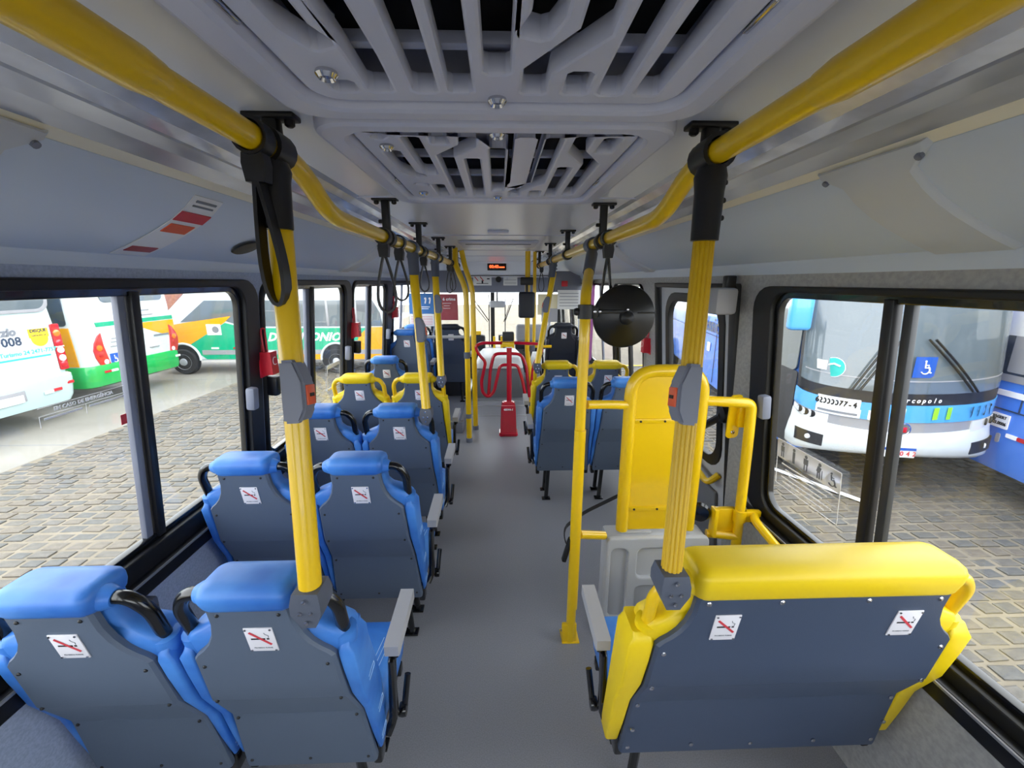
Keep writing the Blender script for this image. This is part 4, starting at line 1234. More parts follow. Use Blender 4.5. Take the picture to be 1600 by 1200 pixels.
t = thing('header_speaker', 'round black speaker in the middle of the front header', 'speaker', (0.0, 7.975, 1.74))
k = mb('black'); k.lathe([(0.055, 0.0), (0.05, -0.012), (0.02, -0.006), (0, -0.014)], (0, 0, 0.10), V((0, 1, 0)), 20); k.build('speaker_grille', t)
k = mb('grey_box'); k.box((0, 0, 0.02), (0.05, 0.012, 0.03), 0.005); k.build('speaker_tab', t)

# notices on the bulkheads
t = thing('poster', 'blue poster with white pictograms on the left bulkhead glass', 'poster', (-1.085, 5.965, 1.08))
k = mb('poster_blue'); k.box((0, 0, 0.42), (0.34, 0.004, 0.28)); k.build('poster_sheet', t)
k = mb('white_print')
for xx in (-0.11, 0.06, 0.12):
    k.lathe([(0.016, 0), (0.016, -0.002), (0, -0.002)], (xx, -0.003, 0.49), V((0, 1, 0)), 10)
    k.box((xx, -0.003, 0.45), (0.018, 0.002, 0.06), rot=Matrix.Rotation(0.2, 3, 'Y'))
k.box((0, -0.003, 0.375), (0.24, 0.002, 0.01)); k.box((0, -0.003, 0.35), (0.2, 0.002, 0.01))
k.build('pictogram', t)
k = mb('paper'); k.box((0, 0, 0.19), (0.34, 0.004, 0.17)); k.build('poster_footer', t)
k = mb('red_print')
for i in range(6): k.box((0, -0.003, 0.13 + i * 0.022), (0.30, 0.002, 0.005))
k.build('footer_lines', t)
t = thing('poster', 'maroon poster reading e crime on the left bulkhead glass', 'poster', (-0.70, 5.965, 1.27))
k = mb('poster_red'); k.box((0, 0, 0.18), (0.25, 0.004, 0.36)); k.build('poster_sheet', t)
text('lettering', 'é crime', 0.058, facing_rear(0.005, -0.003, 0.29), 'white_print', t, bold=0.0015)
k = mb('paper')
for z, w in ((0.235, 0.16), (0.20, 0.10), (0.165, 0.12)): k.box((-0.03, -0.003, z), (w * 0.8, 0.002, 0.006))
k.build('poster_lines', t)
t = thing('poster', 'cream paper notice hanging on the right bulkhead glass', 'poster', (0.70, 6.28, 1.16))
k = mb('poster_cream'); k.box((0.03, 0, 0.31), (0.30, 0.004, 0.30)); k.build('poster_sheet', t)
k = mb('armpad'); k.box((0.06, -0.003, 0.15), (0.24, 0.004, 0.20)); k.build('poster_flap', t)
t = thing('poster', 'grey printed sheet beside the cream notice on the right bulkhead', 'poster', (1.04, 6.26, 1.40))
k = mb('paper'); k.box((0, 0, 0.14), (0.34, 0.004, 0.28)); k.build('poster_sheet', t)
k = mb('grey_print')
for i in range(5): k.box((0, -0.003, 0.05 + i * 0.045), (0.28, 0.002, 0.008))
k.build('poster_lines', t)
t = tag(mb('red').box((0.97, 6.26, 1.77), (0.09, 0.03, 0.08), 0.01).build('emergency_button', top_origin=True), 'small square red box on the right bulkhead header', 'alarm')
t = thing('curtain', 'plum coloured curtain tied at the right wall behind the tall yellow post', 'curtain', (1.18, 5.45, 0.78))
k = mb('curtain')
k.sheet([i / 20 for i in range(21)], [0, 0.2, 0.5, 0.8, 1.0], lambda u, v: (0.02 * math.sin(u * 31) - 0.02 + 0.08 * u, (u - 0.5) * (0.22 - 0.10 * v), 1.02 * v), (0.004, 0.0, 0))
k.build('curtain_cloth', t, angle=80)
k = mb('black'); k.tube([V((0, -0.2, 1.025)), V((0.06, 0.2, 1.025))], 0.008, 8); k.build('curtain_rod', t)

# stickers on the left cove
t = thing('cove_sticker', 'long white, red and yellow sticker slanting down the left cove', 'sticker', (-0.98, 1.42, 1.90))
def cove_pt(v, y, d=0.004):
    P_ = [(0.884, 2.073), (0.91, 2.044), (0.95, 2.008), (0.99, 1.980), (1.04, 1.952), (1.09, 1.928), (1.14, 1.905), (1.20, 1.882)]
    i = min(int(v * 7), 6); f = v * 7 - i
    x = P_[i][0] * (1 - f) + P_[i + 1][0] * f; z = P_[i][1] * (1 - f) + P_[i + 1][1] * f
    return V((-(x - d * 0.55) + 0.98, y - 1.42, z - d * 0.83 - 1.90))
def cove_patch(name, v0, v1, y0, w, m, slope=0.0, d=0.004):
    k = mb(m)
    n = 6
    k.sheet([0, 1], [v0 + (v1 - v0) * i / n for i in range(n + 1)], lambda u, v: cove_pt(v, y0 + slope * v + (u - 0.5) * w, d), (-0.001, 0, 0.002))
    return k.build(name, t)
cove_patch('sticker_sheet', 0.10, 0.97, 1.43, 0.13, 'paper', 0.0)
cove_patch('sticker_band', 0.28, 0.40, 1.43, 0.128, 'red_print', 0.0, 0.006)
cove_patch('sticker_band', 0.45, 0.56, 1.43, 0.10, 'orange_print', 0.0, 0.006)
cove_patch('sticker_band', 0.82, 0.90, 1.43, 0.10, 'poster_red', 0.0, 0.006)
cove_patch('sticker_line', 0.15, 0.17, 1.43, 0.09, 'grey_print', 0.0, 0.006)
cove_patch('sticker_line', 0.20, 0.215, 1.43, 0.09, 'grey_print', 0.0, 0.006)
k = MB(M['black'], M['chrome'])
k.lathe([(0.055, 0), (0.05, 0.006), (0.02, 0.010), (0, 0.010)], (0, 0, 0), V((0, 0, 1)), 24)
o = k.build('oval_badge', None, Matrix.Translation((-1.055, 1.86, 1.938)) @ Matrix.Rotation(math.radians(154), 4, 'Y') @ Matrix.Scale(1.2, 4, V((0, 1, 0))))
tag(o, 'dark oval badge on the left cove ahead of the long sticker', 'badge')

# ------------------------------------------------------------------ the yard outside
G = -0.95
gr = struct_root('ground')
mb('sand').box((0, 12, G - 0.511), (90, 80, 1.0)).build('ground_bed', gr)
k = mb('concrete'); k.box((-14.4, 14, G - 0.05), (14.0, 50, 0.09), 0.01); k.build('concrete_apron', gr)
for yy in (2.0, 7.0, 12.0): mb('grey_print').box((-14.4, yy, G - 0.004), (14.0, 0.012, 0.004)).build('apron_joint', gr)

def setts():
    rnd = random.Random(3)
    out = []
    for x0, x1, y0, y1 in ((-7.38, -1.45, -0.5, 15.5), (1.45, 9.5, -0.5, 13.5)):
        y = y0
        row = 0
        while y < y1:
            h = rnd.uniform(0.135, 0.165)
            x = x0 + (0.12 if row % 2 else 0) - rnd.uniform(0, 0.05)
            while x < x1 - 0.1:
                w = rnd.uniform(0.19, 0.27)
                a, b = max(x, x0), min(x + w, x1)
                if b - a > 0.07:
                    out.append(((a + b) / 2 + rnd.uniform(-.006, .006), y + h / 2 + rnd.uniform(-.008, .008), (b - a) - 0.044, h - 0.040, rnd.uniform(-0.012, 0.012), rnd.uniform(-0.10, 0.10), rnd.randrange(3)))
                x += w
            y += h
            row += 1
    return out
def seen_size(sx, sy):
    """rough size in the picture if the stone shows through a side window, else 0"""
    p = V((sx, sy, G))
    side = -1 if sx < 0 else 1
    f = 1.28 / abs(sx)
    q = EYE + (p - EYE) * f
    lo, hi = (0.87, 1.75) if side < 0 else (0.75, 1.72)
    if not (lo < q.z < hi): return 0
    if not any(g[0] < q.y < g[2] and q.z > g[1] for fr, g, ml in WIN[side]): return 0
    d = p - EYE
    zc = d.dot(fwd)
    if zc < 0.3: return 0
    px, py = 800 + F_PX * d.dot(rgt) / zc, 600 - F_PX * d.dot(upv) / zc
    if not (0 < px < 1600 and 0 < py < 1200): return 0
    if side < 0 and py > 840 + (px < 250) * 60: return 0
    if side > 0 and py > 850 + max(0, px - 1400) * 1.2: return 0
    return 1.0 / zc ** 2
SETTS = setts()
def sett_geo(w, h, tilt, rot, inset=0.016, depth=0.02):
    vs = []
    c, s_ = math.cos(rot), math.sin(rot)
    for z, m in ((-depth, 0.0), (-0.008, 0.0), (0.0, inset)):
        for sx, sy in ((-1, -1), (1, -1), (1, 1), (-1, 1)):
            x, y = sx * (w / 2 - m), sy * (h / 2 - m)
            vs.append((x * c - y * s_, x * s_ + y * c, z + (x * tilt)))
    fs = [(8, 9, 10, 11)]
    for r in (0, 4):
        for i in range(4): fs.append((r + i, r + (i + 1) % 4, r + 4 + (i + 1) % 4, r + 4 + i))
    return vs, fs
order = sorted(range(len(SETTS)), key=lambda i: -seen_size(SETTS[i][0], SETTS[i][1]))
top = set(order[:300])
smats = [M['stone_a'], M['stone_b'], M['stone_c']]
shapes = {}
bulk = {0: ([], []), 1: ([], []), 2: ([], [])}
for i, (x, y, w, h, t_, r_, mi) in enumerate(SETTS):
    zt = G + 0.004 + t_ * 0.6
    if i in top:
        key = (round(w / 0.03), round(h / 0.03), mi, i % 3)
        if key not in shapes:
            me = bpy.data.meshes.new('sett')
            v_, f_ = sett_geo(w, h, t_ * 2, r_ * 0.5)
            me.from_pydata(v_, [], f_)
            me.materials.append(smats[mi])
            shapes[key] = me
        o = bpy.data.objects.new('paving_sett', shapes[key])
        COL.objects.link(o); o.parent = gr
        o.location = (x, y, zt)
    else:
        v_, f_ = sett_geo(w, h, t_ * 2, r_ * 0.5)
        V_, F_ = bulk[mi]
        n0 = len(V_)
        V_ += [(a + x, b + y, c + zt) for a, b, c in v_]
        F_ += [tuple(n0 + j for j in f) for f in f_]
me = bpy.data.meshes.new('paving_setts')
av, af, am = [], [], []
for mi in range(3):
    n0 = len(av)
    av += bulk[mi][0]
    af += [tuple(n0 + j for j in f) for f in bulk[mi][1]]
    am += [mi] * len(bulk[mi][1])
me.from_pydata(av, [], af)
for m_ in smats: me.materials.append(m_)
me.polygons.foreach_set('material_index', am)
o = bpy.data.objects.new('paving_setts', me)
COL.objects.link(o); o.parent = gr; o['kind'] = 'stuff'
k = mb('yellow_print'); k.box((6.6, 13.6, G + 0.012), (6.0, 0.10, 0.01)); k.build('painted_line', gr)
k = mb('white_print'); k.box((4.3, 5.3, G + 0.02), (0.09, 1.6, 0.008), rot=Matrix.Rotation(0.5, 3, 'Z')); k.build('painted_line', gr)

def wheel(parent, name, c, axis, r, w=0.24):
    axis = V(axis)
    k = mb('tyre')
    k.lathe([(r * 0.6, -w / 2), (r * 0.93, -w / 2), (r, -w / 2 + 0.04), (r, w / 2 - 0.04), (r * 0.93, w / 2), (r * 0.6, w / 2)], c, axis, 28)
    wh = k.build(name, parent)
    k = MB(M['rim'], M['dash'])
    k.lathe([(r * 0.62, w / 2 - 0.02), (r * 0.60, w / 2 + 0.005), (r * 0.52, w / 2 - 0.03), (r * 0.30, w / 2 - 0.01), (r * 0.26, w / 2 + 0.03), (r * 0.10, w / 2 + 0.04), (0, w / 2 + 0.04)], c, axis, 28)
    k.use(M['dash'])
    a = axis.orthogonal().normalized(); b = axis.cross(a)
    for i in range(6):
        an = 2 * PI * i / 6
        p = V(c) + (a * math.cos(an) + b * math.sin(an)) * r * 0.42 + axis * (w / 2 - 0.02)
        k.lathe([(r * 0.075, 0), (r * 0.075, 0.012), (0, 0.012)], p, axis, 10)
    k.build('rim', wh)
    return wh

# --- white bus, its back to us (far left)
A_ = thing('bus', 'white bus parked rear-on at the far left, cut by the photo edge', 'bus', (-8.9, 7.52, G))
Af = frame((0, -7.52, -G), (0, 1, 0), (0, 0, 1))   # local: x = world y, y = world z, z = towards our bus
def ring_uv(u0, u1, back, r, v, grow=0.0, front=0.0): return [Af @ V((p[0], v, p[1])) for p in rrect(u0 - grow, back, u1 + grow, front + grow, r, 6)]
k = mb('bus_mint')
k.loft([ring_uv(6.27, 8.77, -9, 0.22, v, g) for v, g in ((-0.45, -0.06), (-0.3, 0.0), (0.9, 0.0), (1.0, -0.01), (1.6, -0.04), (2.25, -0.12), (2.35, -0.3))])
k.build('body', A_, angle=40)
k = mb('bus_mint')
k.loft([ring_uv(6.27, 8.77, -1.2, 0.25, v, g, 0.03) for v, g in ((-0.60, -0.09), (-0.57, -0.02), (-0.46, 0.02), (-0.12, 0.05), (-0.03, 0.045), (0.0, 0.01))])
k.build('bumper', A_, angle=40)
plate('tail_lid', rrect(6.45, -0.04, 8.52, 0.95, 0.06), [], 0.03, 'bus_white', A_, Af @ Matrix.Translation((0, 0, 0.012)), bevel=0.006)
plate('rear_window', rrect(6.45, 1.28, 8.58, 2.1, 0.18), [], 0.03, 'bus_glass_grey', A_, Af @ Matrix.Translation((0, 0, -0.01)), bevel=0.004)
plate('window_seal', rrect(6.40, 1.23, 8.63, 2.15, 0.2), [rrect(6.46, 1.29, 8.57, 2.09, 0.18)], 0.03, 'bus_grey', A_, Af @ Matrix.Translation((0, 0, -0.006)), bevel=0.004)
lc = plate('tail_light', rrect(8.545, 0.06, 8.71, 0.985, 0.03), [], 0.03, 'lamp_red', A_, Af @ Matrix.Translation((0, 0, 0.012)), bevel=0.006)
for v, m_ in ((0.80, 'lamp_amber'), (0.60, 'lamp_red'), (0.46, 'lamp_white'), (0.30, 'lamp_white'), (0.17, 'lamp_red')):
    k = mb(m_); k.lathe([(0.068, 0.02), (0.066, 0.034), (0.04, 0.044), (0, 0.046)], (8.628, v, -0.012), V((0, 0, 1)), 18); k.build('lamp', lc)
k = mb('bus_white'); k.box((8.628, 0.53, 0.018), (0.165, 0.02, 0.012)); k.build('lamp_trim', lc)
for u, v, m_, w_ in ((8.16, -0.30, 'white_print', 0.17), (8.33, -0.285, 'lamp_red', 0.16), (8.62, -0.20, 'lamp_red', 0.14)):
    k = mb(m_); k.box((u, v, 0.088 - (0.02 if u > 8.5 else 0)), (w_, 0.06, 0.012), 0.003); k.build('reflector', A_, Af)
k = mb('bus_grey'); k.box((7.45, -0.27, 0.082), (0.62, 0.20, 0.01), 0.004); k.build('plate_recess', A_, Af)
k = mb('white_print'); k.box((7.50, -0.31, 0.09), (0.42, 0.14, 0.01), 0.003); k.build('number_plate', A_, Af)
def tA(s, u, v, size, m_, **kw): return text('lettering', s, size, Af @ Matrix.Translation((u, v, 0.029)), m_, A_, **kw)
tA('zio', 7.80, 0.90, 0.20, 'grey_print', bold=0.012, shear=0.15)
tA('1008', 7.76, 0.72, 0.22, 'bluegrey_print', bold=0.006)
tA('Turismo 24 2471-7757', 8.06, 0.50, 0.105, 'teal_print', bold=0.003)
k = mb('teal_print'); k.box((7.85, 0.40, 0.029), (1.15, 0.035, 0.002)); k.build('teal_line', A_, Af)
k = mb('yellow_print'); k.lathe([(0.155, 0.0), (0.155, 0.004), (0, 0.004)], (8.30, 0.74, 0.026), V((0, 0, 1)), 24); k.box((8.30, 0.84, 0.0262), (0.36, 0.17, 0.004)); k.build('round_sticker', A_, Af)
tA('DISQUE', 8.30, 0.885, 0.085, 'bluegrey_print', bold=0.002).location.x += 0.006
tA('DENÚNCIA', 8.30, 0.795, 0.052, 'bluegrey_print').location.x += 0.006
wheel(A_, 'wheel', Af @ V((8.62, -0.47, -2.4)), (0, 1, 0), 0.48)

# --- white, green and amber bus, its back to us
B_ = thing('bus', 'white bus with green bumper and amber stripe parked rear-on at left', 'bus', (-9.1, 10.65, G))
Bf = frame((0, -10.65, -G), (0, 1, 0), (0, 0, 1))
def rb(u0, u1, back, r, v, grow=0.0, front=0.0): return [Bf @ V((p[0], v, p[1])) for p in rrect(u0 - grow, back, u1 + grow, front + grow, r, 6)]
k = mb('bus_white')
k.loft([rb(9.27, 12.03, -10, 0.20, v, g) for v, g in ((-0.5, -0.03), (-0.3, 0.0), (1.2, 0.0), (1.7, -0.03), (2.2, -0.1), (2.35, -0.3))])
k.build('body', B_, angle=40)
k = mb('bus_green')
k.loft([rb(9.27, 12.03, -0.7, 0.22, v, g, 0.02) for v, g in ((-0.56, -0.05), (-0.52, 0.0), (-0.40, 0.02), (-0.10, 0.02), (-0.05, 0.005))])
k.build('bumper', B_, angle=40)
plate('rear_window', rrect(9.95, 1.33, 11.75, 2.1, 0.12), [], 0.02, 'bus_glass_grey', B_, Bf, bevel=0.004)
plate('green_stripe', [(9.72, 0.80), (11.98, 0.80), (11.98, 0.90), (9.70, 0.90)], [], 0.006, 'bus_teal', B_, Bf @ Matrix.Translation((0, 0, 0.004)))
plate('amber_stripe', [(10.65, 0.785), (11.99, 0.785), (11.99, 0.32), (11.6, 0.42), (11.2, 0.56)], [], 0.006, 'bus_orange', B_, Bf @ Matrix.Translation((0, 0, 0.004)))
for u0, fl_ in ((9.62, 1), (11.93, -1)):
    lt = plate('tail_light', [(u0 - 0.10 * fl_, 0.28), (u0 - 0.08 * fl_, 0.12), (u0 + 0.0 * fl_, -0.07), (u0 + 0.24 * fl_, -0.07), (u0 + 0.20 * fl_, 0.15), (u0 + 0.16 * fl_, 0.38), (u0 + 0.15 * fl_, 0.66), (u0 + 0.06 * fl_, 0.60), (u0 - 0.05 * fl_, 0.44)][::fl_], [], 0.03, 'lamp_red', B_, Bf @ Matrix.Translation((0, 0, 0.012)), bevel=0.005)
    for du, v, m_, r in ((0.04, 0.33, 'lamp_amber', 0.07), (0.05, 0.18, 'lamp_red', 0.065), (0.14, 0.0, 'lamp_white', 0.06)):
        k = mb(m_); k.lathe([(r, 0.02), (r * 0.95, 0.036), (0, 0.044)], (u0 + du * fl_, v, -0.012), V((0, 0, 1)), 16); k.build('lamp', lt)
k = mb('access_blue'); k.box((10.02, 0.04, 0.006), (0.24, 0.24, 0.006)); k.build('access_sign', B_, Bf)
def wheelchair(parent, m, s, mtl='white_print'):
    k = mb(mtl)
    k.tube([m @ V((p.x * s, p.z * s, 0.002)) for p in arc((0.02, -0.08), 0.19, -150, 60, 12)], 0.028 * s, 6)
    k.lathe([(0.05 * s, 0), (0.05 * s, 0.003), (0, 0.003)], m @ V((-0.03 * s, 0.33 * s, 0)), m.to_3x3() @ V((0, 0, 1)), 10)
    k.tube([m @ V((x * s, y * s, 0.002)) for x, y in ((-0.03, 0.26), (-0.01, 0.02), (0.16, 0.02), (0.24, -0.22), (0.30, -0.20))], 0.03 * s, 6)
    k.tube([m @ V((x * s, y * s, 0.002)) for x, y in ((-0.02, 0.15), (0.14, 0.15))], 0.022 * s, 6)
    return k.build('access_symbol', parent)
wheelchair(B_, Bf @ Matrix.Translation((10.01, 0.02, 0.010)), 0.26)
k = mb('bus_grey')
for i, (ua, ub, v) in enumerate(((10.03, 10.42, 0.50), (10.0, 10.34, 0.42), (9.96, 10.30, 0.32))):
    k.box(((ua + ub) / 2, v, 0.006), (ub - ua, 0.028, 0.006))
k.box((10.42, 0.41, 0.006), (0.03, 0.22, 0.006), rot=Matrix.Rotation(-0.5, 3, 'Z')); k.box((10.52, 0.41, 0.006), (0.03, 0.22, 0.006), rot=Matrix.Rotation(0.3, 3, 'Z'))
k.build('emblem', B_, Bf)
k = mb('grey_print'); k.box((11.5, 0.42, 0.010), (0.5, 0.05, 0.003)); k.build('small_print', B_, Bf)
k = mb('bus_grey'); k.box((11.2, 0.14, 0.012), (0.30, 0.03, 0.03), 0.008); k.build('lid_handle', B_, Bf)
for v, u in ((1.10, 11.05), (0.98, 11.15)):
    k = mb('bus_grey'); k.box((u, v, 0.006), (0.4, 0.03, 0.012), 0.004); k.build('vent_slot', B_, Bf)
for u, m_ in ((9.72, 'lamp_red'), (9.90, 'white_print'), (11.88, 'white_print')):
    k = mb(m_); k.box((u, -0.22, 0.045), (0.17, 0.055, 0.01), 0.003); k.build('reflector', B_, Bf)
sd = frame((-9.1 + 9.1 - 0.22, 9.26 - 10.65, -G), (1, 0, 0), (0, 0, 1))
plate('side_amber', [(-9, -0.03), (0.10, -0.03), (0.06, 0.82), (-0.35, 0.82), (-0.6, 0.72), (-9, 0.72)], [], 0.012, 'bus_orange', B_, sd)
plate('side_glass', rrect(-9, 0.86, 0.04, 2.0, 0.08), [], 0.012, 'bus_glass', B_, sd)
plate('side_green', [(-9, 0.72), (-0.6, 0.72), (-0.35, 0.85), (-9, 0.85)], [], 0.010, 'bus_teal', B_, sd)
k = mb('lamp_red'); k.box((-0.25, -0.16, 0.008), (0.26, 0.06, 0.01), 0.003); k.build('side_marker', B_, sd)
wheel(B_, 'wheel', V((-2.6, -1.3, 0.48)), (0, -1, 0), 0.48)

# --- green and yellow minibus seen side-on
C_ = thing('minibus', 'green and yellow minibus with a white roof parked side-on beyond the left windows', 'bus', (-7.0, 13.9, G))
Cf = frame((7.0, -1.1, -G), (1, 0, 0), (0, 0, 1))     # local x = world x, y = world z, z = towards us
k = mb('bus_white')
out = [(-10.95, -0.55), (-3.42, -0.55), (-3.36, -0.3), (-3.40, 0.5), (-3.62, 1.35), (-3.85, 1.75), (-4.3, 1.92), (-8.6, 1.92), (-9.0, 1.75), (-10.1, 0.62), (-10.9, 0.25), (-11.0, -0.2)]
k.prism(out, lambda u, v: Cf @ V((u, v, 0.0)), lambda u, v: Cf @ V((u, v, -2.1)))
bmesh.ops.bevel(k.bm, geom=[e for e in k.bm.edges], offset=0.05, segments=2, affect='EDGES')
k.build('body', C_, angle=40)
def cp(name, pts, mtl, d=0.006, th=0.012): return plate(name, pts, [], th, mtl, C_, Cf @ Matrix.Translation((0, 0, d)))
cp('green_side', [(-8.9, -0.5), (-4.0, -0.5), (-4.0, 0.44), (-7.6, 0.44), (-8.2, 0.60), (-9.4, -0.1)], 'bus_teal')
cp('amber_nose', [(-10.7, -0.1), (-9.4, -0.1), (-8.2, 0.62), (-8.0, 0.80), (-9.3, 0.62), (-10.3, 0.45)], 'bus_orange', 0.010)
cp('yellow_tail', [(-4.45, -0.28), (-3.40, -0.28), (-3.44, 0.46), (-3.98, 0.46), (-4.25, 0.2)], 'bus_orange', 0.010)
cp('yellow_sill', [(-6.6, -0.52), (-3.45, -0.52), (-3.42, -0.36), (-6.0, -0.36)], 'bus_orange', 0.012)
cp('grey_rub_strip', [(-9.0, -0.36), (-3.42, -0.36), (-3.42, -0.22), (-9.0, -0.22)], 'bus_grey', 0.014)
cp('side_windows', [(-8.7, 1.26), (-3.78, 1.26), (-3.58, 0.9), (-3.52, 0.49), (-7.7, 0.49), (-8.3, 0.70), (-9.5, 0.62)], 'bus_glass_grey', 0.008)
for u in (-7.4, -6.25, -5.15, -4.3):
    k = mb('bus_grey'); k.box((u, 0.87, 0.018), (0.07, 0.78, 0.012), 0.003); k.build('window_pillar', C_, Cf)
k = mb('bus_grey'); k.box((-5.7, 0.62, 0.018), (1.0, 0.012, 0.01)); k.box((-6.8, 0.95, 0.018), (0.5, 0.012, 0.01)); k.build('seat_tops', C_, Cf)
text('lettering', 'DR.ANTONIO', 0.345, Cf @ Matrix.Translation((-5.92, 0.16, 0.016)), 'white_print', C_, bold=0.012, shear=0.38, sx=1.0)
k = mb('white_print'); k.box((-8.55, 0.40, 0.018), (0.42, 0.32, 0.008)); k.build('round_notice', C_, Cf)
k = mb('grey_print'); k.lathe([(0.10, 0), (0.10, 0.004), (0, 0.004)], (-8.50, 0.40, 0.022), V((0, 0, 1)), 16); k.build('notice_disc', C_, Cf)
for u, m_ in ((-7.95, 'lamp_red'), (-7.65, 'white_print'), (-6.5, 'lamp_red'), (-8.6, 'white_print')):
    k = mb(m_); k.box((u, -0.16, 0.018), (0.22, 0.05, 0.006)); k.build('reflector', C_, Cf)
for u in (-9.55, -4.98):
    k = mb('dash'); k.lathe([(0.47, 0.010), (0.46, 0.022), (0, 0.022)], (u, -0.48, 0), V((0, 0, 1)), 28); k.build('wheel_arch', C_, Cf)
    k = mb('bus_white'); k.tube([Cf @ V((u + p.x, -0.49 + p.z, 0.02)) for p in arc((0, 0), 0.47, -5, 185, 16)], 0.035, 8); k.build('arch_lip', C_)
    wheel(C_, 'wheel', Cf @ V((u, -0.57, -0.02)), (0, -1, 0), 0.385)

# --- blue and white coach facing us on the right
D_ = thing('coach', 'white and light blue coach facing us in the right-hand window', 'bus', (5.13, 5.10, G), rz=-math.atan2(0.2, 0.98))
HW, BL = 1.12, 0.26
def dpt(s, z, d=0.0):
    """point of the bowed front: s from -1 (left as we see it) to 1"""
    th = s * PI / 2
    rake = max(0.0, z - 0.5) * 0.10
    c = max(math.cos(th), 0.0)
    return V((HW * math.sin(th) + d * math.sin(th), -(BL * c ** 0.75) - d * c + rake + 0.25 * 0, z - G))
def dip(s): return 0.15 * (1 - abs(s) ** 1.6)
US = [-1 + i / 18 for i in range(37)]
def front_strip(name, z0, z1, mtl, d=0.0, s0=-1.0, s1=1.0, nv=4, angle=40):
    k = mb(mtl)
    us = [s0 + (s1 - s0) * i / 24 for i in range(25)]
    k.sheet(us, range(nv + 1), lambda u, v: dpt(u, (z0(u) if callable(z0) else z0) * (1 - v / nv) + (z1(u) if callable(z1) else z1) * v / nv, d), (0, 0.03, 0))
    return k.build(name, D_, angle=angle)
bt = lambda s: 0.44 - dip(s)          # top of the blue band
bb = lambda s: 0.24 - 1.15 * dip(s)   # its foot
gb = lambda s: 0.14 - 1.5 * dip(s)    # foot of the grey grille strip
k = mb('bus_blue'); k.box((0, 5.8, 1.72), (2 * HW - 0.02, 11.4, 2.56), 0.08); k.box((0, 5.8, 3.0), (2 * HW - 0.2, 11.3, 0.5), 0.15)
k.build('body', D_, angle=40)
k = mb('bus_white')
k.sheet(US, range(7), lambda u, v: dpt(u * (0.97 if v == 0 else 1), ((-0.40, -0.385, -0.33, -0.22, -0.08, 0.05)[v] * (1 - (v == 5) * 0) if v < 6 else gb(u) + 0.01) if v != 5 else min(0.02, gb(u) - 0.02), (-0.06, 0.0, 0.05, 0.06, 0.04, 0.02, 0.01)[v]), (0, 0.03, 0))
k.build('bumper', D_, angle=50)
front_strip('grille_strip', gb, bb, 'bus_grey', 0.0)
front_strip('blue_band', bb, bt, 'bus_sky', 0.012)
front_strip('wiper_panel', bt, lambda s: bt(s) + 0.16, 'dash', 0.0)
front_strip('windscreen', lambda s: bt(s) + 0.15, 2.2, 'bus_glass_grey', 0.008, -0.93, 0.93, 10)
front_strip('front_cap', 2.18, 2.5, 'bus_sky', 0.0)
for s0, s1 in ((-1.0, -0.92), (0.92, 1.0)): front_strip('corner_post', lambda s: bt(s) + 0.1, 2.2, 'dash', 0.004, s0, s1)
k = mb('bus_sky'); k.sheet([-1.0, -0.9], [0, 1], lambda u, v: dpt(u, 0.55 + v * 0.02), (0, 0.02, 0)); k.bm.free()
front_strip('dash_line', lambda s: bt(s) + 0.30, lambda s: bt(s) + 0.315, 'bus_grey', 0.012, -0.85, 0.85, 1)
for sg in (-1, 1):
    hl = front_strip('headlight', lambda s: gb(s) - 0.02 + 0.11 * (abs(s) - 0.52), lambda s: bb(s) - 0.01, 'lamp_white', 0.020, *sorted((sg * 0.50, sg * 0.96)))
    k = mb('dash')
    for i, s in enumerate((0.66, 0.74, 0.84)):
        c = dpt(sg * s, (gb(sg * s) + bb(sg * s)) / 2 + 0.01, 0.016); n_ = (dpt(sg * s, 0.1, 1) - dpt(sg * s, 0.1, 0)).normalized()
        k.lathe([(0.045, 0.0), (0.045, 0.014), (0.036, 0.016), (0.036, 0.008), (0, 0.008)], c, n_, 16)
    k.build('headlight_lens', hl)
    fg = front_strip('fog_lamp', lambda s: -0.26 - 0.10 * (0.88 - abs(s)) * 2 + 0.02, lambda s: -0.06 - 0.24 * (0.92 - abs(s)), 'dash', 0.066, *sorted((sg * 0.50, sg * 0.80)))
    c = dpt(sg * 0.64, -0.20, 0.07); n_ = (dpt(sg * 0.64, 0.1, 1) - dpt(sg * 0.64, 0.1, 0)).normalized()
    k = mb('lamp_white'); k.lathe([(0.035, 0.0), (0.03, 0.016), (0, 0.02)], c, n_, 14); k.build('fog_bulb', fg)
def on_front(s, z, d=0.02):
    n_ = (dpt(s, z, 1) - dpt(s, z, 0)).normalized()
    x = V((-n_.y, n_.x, 0)) if False else V((0, 0, 1)).cross(n_)
    return frame(dpt(s, z, d), x, V((0, 0, 1)))
def front_text(s, txt, z, size, mtl, step, d=0.02, **kw):
    """letters set one by one round the bowed front"""
    for i, ch in enumerate(txt):
        if ch != ' ': text('lettering', ch, size, on_front(s + i * step, z(s + i * step) if callable(z) else z, d), mtl, D_, **kw)
front_text(-0.19, 'util', lambda s: (bt(s) + bb(s)) / 2 - 0.03, 0.24, 'white_print', 0.062, 0.022, bold=0.012)
front_text(0.47, '9907', lambda s: (bt(s) + bb(s)) / 2, 0.19, 'navy', 0.066, 0.024, bold=0.003)
front_text(-0.06, 'marcopolo', lambda s: bt(s) + 0.065, 0.085, 'white_print', 0.034, 0.012, bold=0.002, shear=0.2)
for s in (0.20, 0.29):
    k = mb('bus_lime'); k.box((0, 0, 0), (0.07, 0.155, 0.006)); k.build('lime_mark', D_, on_front(s, (bt(s) + bb(s)) / 2 + 0.01, 0.022))
front_strip('route_label', lambda s: (bt(s) + bb(s)) / 2 + 0.0, lambda s: bt(s) + 0.02, 'paper', 0.022, -0.62, -0.28)
